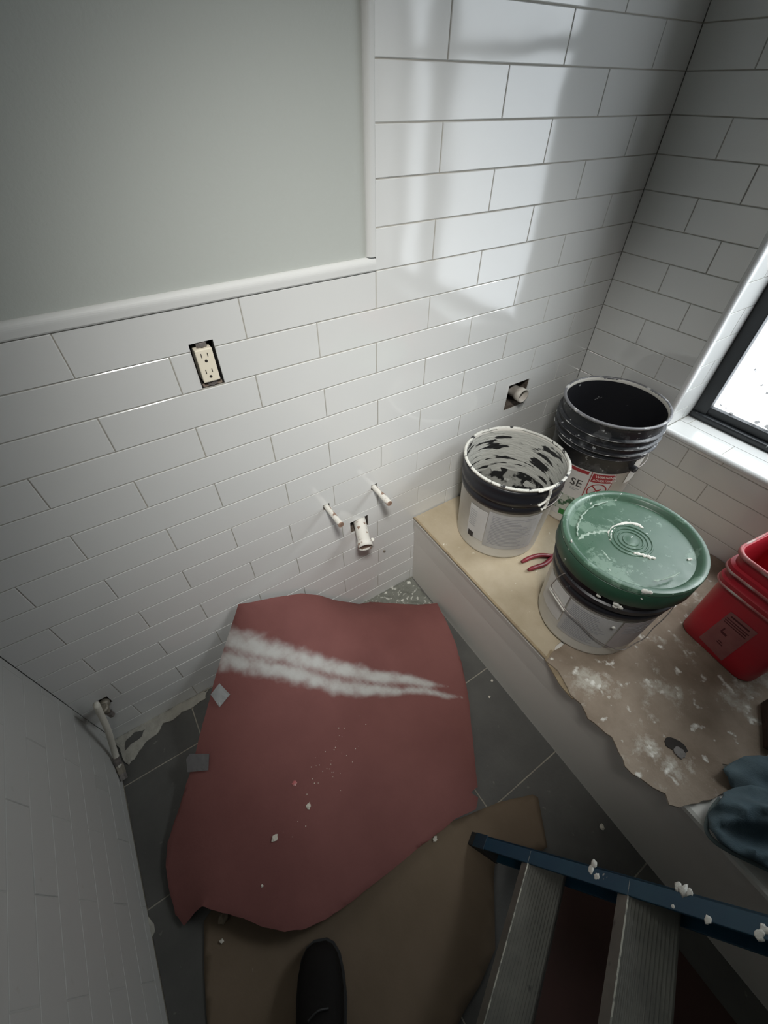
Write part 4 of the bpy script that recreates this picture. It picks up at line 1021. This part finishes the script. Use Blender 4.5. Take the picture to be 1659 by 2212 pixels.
# mortar smears on the floor
def patchy(lst, z, m, name, lab, jag=.006, sp=.008, amp=.003):
    o = obj(name, sheet([XY(a, c, z) for a, c in lst], sp, .003, jag=jag, noise_amp=amp, nsc=40), m); tag(o, lab, 'mortar'); return o
patchy([(246, 1598), (330, 1552), (400, 1514), (450, 1489), (444, 1508), (412, 1530), (392, 1538), (372, 1556), (352, 1562), (338, 1586), (318, 1600), (300, 1622), (290, 1640), (278, 1652), (266, 1640)], .003, M['mortar'], 'mortar_smear', 'pale dried mortar smeared along the wall foot in the left corner', .005)
tag(obj('mortar_gap', sheet([XY(a, c, .0062) for a, c in ((272, 1600), (290, 1582), (312, 1576), (306, 1590), (284, 1606), (270, 1622))], .006, .002, jag=.003), M['floor_tile']), 'bare dark patch within the pale mortar smear', 'mortar')
patchy([(770, 1308), (820, 1282), (860, 1262), (889, 1247), (900, 1262), (915, 1282), (935, 1304), (930, 1316), (860, 1320), (790, 1316)], .003, M['mortar_g'], 'mortar_smear', 'grey crumbly mortar on the floor in the corner between tub and tiled wall', .004, amp=.008)
patchy([(310, 1975), (322, 1982), (332, 1996), (334, 2012), (328, 2024), (318, 2010), (312, 1995)], .003, M['mortar'], 'mortar_smear', 'small grey mortar smear at the foot of the left wall', .004)

# crumbs of plaster
def chip(px, py, z, r, lab, flat=.5, seed=0, m=None):
    v = P(px, py, 2, z); b = bmesh.new(); bmesh.ops.create_icosphere(b, subdivisions=2, radius=r)
    for q_ in b.verts: q_.co = q_.co * (1 + .7 * noise.noise(q_.co * (1.3 / r) + Vector((seed, 0, 0)))); q_.co.z *= flat; q_.co += v
    return tag(obj('plaster_crumb', b, m or M['chip'], origin=v), lab, 'debris')
chip(666, 1742, zpap(666, 1742), .0065, 'round white plaster crumb in the middle of the red paper', .5, 1)
chip(593, 1810, zpap(593, 1810), .008, 'jagged white plaster flake low on the red paper', .25, 5)
chip(566, 1914, zpap(566, 1914), .003, 'tiny white crumb near the lower edge of the red paper', .6, 2)
chip(636, 1692, zpap(636, 1692), .006, 'faint chalky fleck above the round crumb on the red paper', .2, 8, M['red_rim'])
chip(479, 2033, .008, .0045, 'white crumb on the brown paper left of the boot', .5, 3)
chip(482, 1982, .010, .013, 'tan plaster lump under the curled lower edge of the red paper', .7, 4, mat('tan_plaster', (.22, .18, .13), .9))
chip(1300, 1786, .006, .007, 'pale plaster chip on the floor tiles beside the tub apron', .5, 6)
chip(1063, 1470, .004, .004, 'small white crumb on the floor tile right of the spray streak', .5, 7)
chip(1057, 1505, .004, .004, 'grey-white crumb on the floor tile, second below the grout line by the tub', .5, 9)
chip(940, 1812, .010, .006, 'chalky flake where the red paper meets the brown paper', .3, 10)
b = bmesh.new()
for i in range(46):
    px = random.gauss(720, 40); py = 1640 + (px - 720) * -1.4 + random.gauss(0, 35)
    if not (560 < px < 900 and 1540 < py < 1900): continue
    v = P(px, py, 2, zpap(px, py) - .002); s = bmesh.new(); bmesh.ops.create_icosphere(s, subdivisions=1, radius=random.uniform(.0007, .0020))
    for q_ in s.verts: q_.co += v
    join(b, s)
tag(obj('plaster_dust', b, M['chip']), 'fine white plaster specks scattered over the red paper', 'debris', kind='stuff')

for o in bpy.data.objects:
    if o.name.startswith('print') and o.parent: o['kind'] = 'stuff'

# ------------------------------------------------------------------ stepladder
LP = Vector((.10393, -.83715, .03)); Ld = Vector((.21308, -.43850, .87311)).normalized(); LL = Vector((-.89943, -.43706, 0)); LN = Vector((.38160, -.78530, -.48753)); LW = Vector((.40472, -.83288, .37750))
LWN = LL.cross(LW).normalized()
if LWN.z > 0: LWN = -LWN
ld = thing('stepladder', LP - Vector((0, 0, .03)), 'stepladder with blue side rails spattered with compound and ribbed aluminium treads', 'ladder')
LEN = 1.30; LWD = .47; t0 = .2162; sp = .2685
def channel(O, sgn):
    b = obox(O, Ld * LEN, LL * .032 * sgn, LN * .006, bev=.0012)
    obox(O, Ld * LEN, LL * .005 * sgn, LN * .070, b, .0012); obox(O + LN * .066, Ld * LEN, LL * .030 * sgn, LN * .005, b, .001); return b
def cutfloor(b, z=.0085):
    bmesh.ops.bisect_plane(b, geom=b.verts[:] + b.edges[:] + b.faces[:], plane_co=(0, 0, z), plane_no=(0, 0, 1), clear_inner=True)
    bmesh.ops.holes_fill(b, edges=[e for e in b.edges if e.is_boundary]); return b
r1 = obj('side_rail', cutfloor(channel(LP, 1)), M['blue'], ld); obj('side_rail', cutfloor(channel(LP + LL * LWD, -1)), M['blue'], ld)
M['alu_edge'] = mat('worn_bright_edge', (.50, .49, .42), .4, metal=.3, spots=(.25, .25, .22), ss=50, st=.5)
for i in range(4):
    O = LP + Ld * (t0 + sp * i) + LL * .006 + LN * .001
    wd = .081
    b = obox(O, LL * (LWD - .012), LW * wd, LWN * .003)
    obox(O - LW * .0, LL * (LWD - .012), LW * .003, LWN * .020 - LW * .017, b); obox(O + LW * (wd - .003), LL * (LWD - .012), LW * .003, LWN * .022, b)
    for j in range(12): obox(O + LW * (.006 + j * .006) - LWN * .0012, LL * (LWD - .012), LW * .0016, LWN * .0013, b)
    tr = obj('tread', b, M['alu'], ld)
    obj('nosing', obox(O - LWN * .0016, LL * (LWD - .012), LW * .0028, LWN * .002), M['alu_edge'], tr)
for O in (LP, LP + LL * (LWD - .034)):
    obj('foot', cutfloor(obox(O - Ld * .028 - LL * .001 - LN * .001, Ld * .05, LL * .034, LN * .074, bev=.003), .0078), M['rubber'], ld)
obj('foot_cap', obox(LP - Ld * .004 - LL * .0012 - LN * .0015, Ld * .050, LL * .035, LN * .003, bev=.001), mat('dark_blue_cap', (.01, .03, .05), .5), ld)
# rear frame and top cap
topc = LP + Ld * LEN
for s_ in (0.02, LWD - .05):
    a = topc + LL * s_ + LN * .06; fz = Vector((a.x + .28, a.y - .36, .0)); dd = fz - a
    obj('rear_leg', obox(a, dd * .997, LL * .028, LN * .020, bev=.002), M['alu'], ld)
obj('top_cap', obox(topc - LL * .01 - LW * .01, LL * (LWD + .02), LW * .14, Vector((0, 0, .03)), bev=.006), M['blue'], ld)
# compound dabs stuck on the rail
for (px, py, s_) in ((1283, 1866, .011), (1277, 1880, .009), (1289, 1892, .008), (1477, 1921, .011), (1465, 1917, .008), (1490, 1928, .008), (1530, 1988, .008), (1640, 2020, .009), (1652, 2005, .008), (1455, 1958, .004)):
    a = (px - 829.5) / FPX; b_ = (py - 1106) / FPX
    d = Vector([CR[0][i] * a + CR[1][i] * b_ + CR[2][i] for i in range(3)]); nn = LN; tt = (LP - CP).dot(nn) / d.dot(nn); Q = CP + d * tt
    b = bmesh.new(); bmesh.ops.create_icosphere(b, subdivisions=2, radius=s_)
    for v in b.verts:
        q_ = v.co * (1 + .9 * noise.noise(v.co * 120 + Vector((px, 0, 0)))); q_ -= nn * q_.dot(nn) * .9; q_ = q_ * .8 + Ld * q_.dot(Ld) * .5 * noise.noise(Vector((px, 1, 1))); v.co = q_ + Q
    obj('compound_dab', b, M['compound'], r1, smooth=True)

# ------------------------------------------------------------------ denim cloth on the tub rim
zc_ = DECK + .0165
cl = thing('cloth', (.55, -1.17, DECK), 'crumpled blue-grey denim cloth draped over the near corner of the tub rim', 'cloth')
def wr1(x, y):
    u = x * .8 + y * .6; v = -x * .6 + y * .8
    return .030 * (1 - abs(noise.noise(Vector((u * 22, v * 7, 1.0)))) * 2.6) + .010 * noise.noise(Vector((u * 42, v * 18, 4)))
bd = [XY(1518, 1792, zc_), XY(1524, 1760, zc_ + .012), XY(1540, 1735, zc_ + .02), XY(1562, 1712, zc_ + .025), XY(1590, 1700, zc_ + .028), XY(1625, 1694, zc_ + .04), XY(1670, 1705, zc_ + .04), XY(1760, 1740, zc_ + .03), (.60, -1.42, zc_), (.50, -1.44, zc_), XY(1700, 1905, zc_), XY(1659, 1886, zc_), XY(1610, 1862, zc_), XY(1570, 1842, zc_), XY(1535, 1820, zc_)]
obj('lower_fold', sheet(bd, .008, .004, bumps=lambda x, y: max(-.004, wr1(x, y)), ctrl=[XY(1600, 1760, zc_ + .05), XY(1560, 1780, zc_ + .03), XY(1630, 1800, zc_ + .025), XY(1620, 1840, zc_ + .03), XY(1650, 1750, zc_ + .06)]), M['denim'], cl, smooth=True)
bd = [XY(1553, 1665, zc_ + .004), XY(1575, 1650, zc_ + .01), XY(1602, 1636, zc_ + .014), XY(1640, 1632, zc_ + .016), XY(1700, 1640, zc_ + .014), XY(1790, 1700, zc_), XY(1760, 1760, zc_ - .001), XY(1660, 1728, zc_), XY(1600, 1716, zc_ ), XY(1578, 1700, zc_)]
obj('upper_fold', sheet(bd, .008, .004, bumps=lambda x, y: max(-.002, .6 * wr1(x + .3, y))), M['denim'], cl, smooth=True)
hem = smoothpath([XY(1556, 1726, zc_ + .020), XY(1536, 1752, zc_ + .014), XY(1526, 1790, zc_), XY(1542, 1816, zc_ - .002), XY(1574, 1837, zc_ - .002), XY(1614, 1857, zc_ - .002), XY(1668, 1882, zc_ - .002)], 6)
tag(obj('hem', tube(hem, .0048, 8), M['denim_hem'], cl, smooth=True), 'faded stitched hem')

# dark wooden offcut at the edge of view
v = Vector(XY(1649, 1616, Z2b + .0025))
tag(obj('wood_offcut', obox(v, Vector((.108, .056, 0)), Vector((.05, -.10, 0)), Vector((0, 0, .03)), bev=.002), M['wood'], origin=v), 'dark brown wooden block on the board behind the cloth', 'wood')

# ------------------------------------------------------------------ boot
toe = P(690, 2034, 2, .05) + Vector((0, 0, .002)); heel_dir = (Vector((-.045, -.077, 0)) + Vector((-.02, -.06, 0))).normalized()
fwd = -heel_dir; side = Vector((-fwd.y, fwd.x, 0))
bt = thing('work_boot', (toe.x + heel_dir.x * .14, toe.y + heel_dir.y * .14, .008), 'dark brown work boot standing on the kraft paper at the bottom edge', 'boot')
def ringat(s, w_, h_, z0_, n=20, pw=2.4):
    c = toe + heel_dir * s; out = []
    for i in range(n):
        t = 2 * math.pi * i / n; cx_ = math.cos(t); sz = math.sin(t)
        x = math.copysign(abs(cx_) ** (2 / pw), cx_) * w_ / 2; z = z0_ + h_ / 2 + math.copysign(abs(sz) ** (2 / pw), sz) * h_ / 2
        out.append((Vector((c.x, c.y, 0)) + side * x + Vector((0, 0, z))))
    return out
secs = [(.0, .03, .022, .030), (.008, .062, .042, .026), (.025, .086, .058, .022), (.05, .101, .068, .020), (.085, .108, .078, .020), (.12, .106, .092, .020), (.15, .100, .112, .020), (.175, .094, .14, .020), (.20, .090, .165, .020), (.235, .086, .175, .020), (.265, .082, .175, .020), (.285, .070, .170, .022), (.296, .045, .15, .03)]
b = bmesh.new(); rg = [[b.verts.new(v) for v in ringat(*s_)] for s_ in secs]
for A, B in zip(rg, rg[1:]):
    for k in range(len(A)): b.faces.new((A[k], A[(k + 1) % len(A)], B[(k + 1) % len(B)], B[k]))
b.faces.new(rg[0][::-1]); b.faces.new(rg[-1])
obj('upper', b, M['boot'], bt, smooth=True)
b = bmesh.new(); ol = []
for s_, w_ in ((-.005, .03), (.005, .066), (.025, .094), (.06, .11), (.10, .116), (.14, .108), (.18, .094), (.22, .092), (.26, .090), (.285, .076), (.298, .05)):
    c = toe + heel_dir * s_; ol.append((c, w_))
pts = [c + side * w_ / 2 for c, w_ in ol] + [c - side * w_ / 2 for c, w_ in reversed(ol)]
f = b.faces.new([b.verts.new((p.x, p.y, .011)) for p in pts]); r = bmesh.ops.extrude_face_region(b, geom=[f]); bmesh.ops.translate(b, vec=(0, 0, .02), verts=[v for v in r['geom'] if isinstance(v, bmesh.types.BMVert)])
obj('sole', b, M['rubber'], bt)
c = toe + heel_dir * .235
sh = bmesh.new(); rg = []
for z, rx, ry in ((.17, .052, .062), (.20, .050, .060), (.24, .052, .062), (.255, .055, .065), (.25, .048, .058), (.20, .045, .054)):
    rg.append([sh.verts.new(Vector((c.x, c.y, z)) + side * rx * math.cos(t) + heel_dir * ry * math.sin(t)) for t in [2 * math.pi * i / 24 for i in range(24)]])
for A, B in zip(rg, rg[1:]):
    for k in range(24): sh.faces.new((A[k], A[(k + 1) % 24], B[(k + 1) % 24], B[k]))
obj('shaft', sh, M['boot'], bt, smooth=True)
for i in range(5):
    s_ = .105 + i * .02; c = toe + heel_dir * s_; z = .022 + [.088, .100, .118, .138, .158][i]
    sg = 1 if i % 2 else -1
    obj('lace', tube(smoothpath([c + side * .022 * sg + Vector((0, 0, z - toe.z - .004)), c + Vector((0, 0, z - toe.z + .003)), c + heel_dir * .012 - side * .022 * sg + Vector((0, 0, z - toe.z - .002))], 4), .0022, 6), M['rubber'], bt)
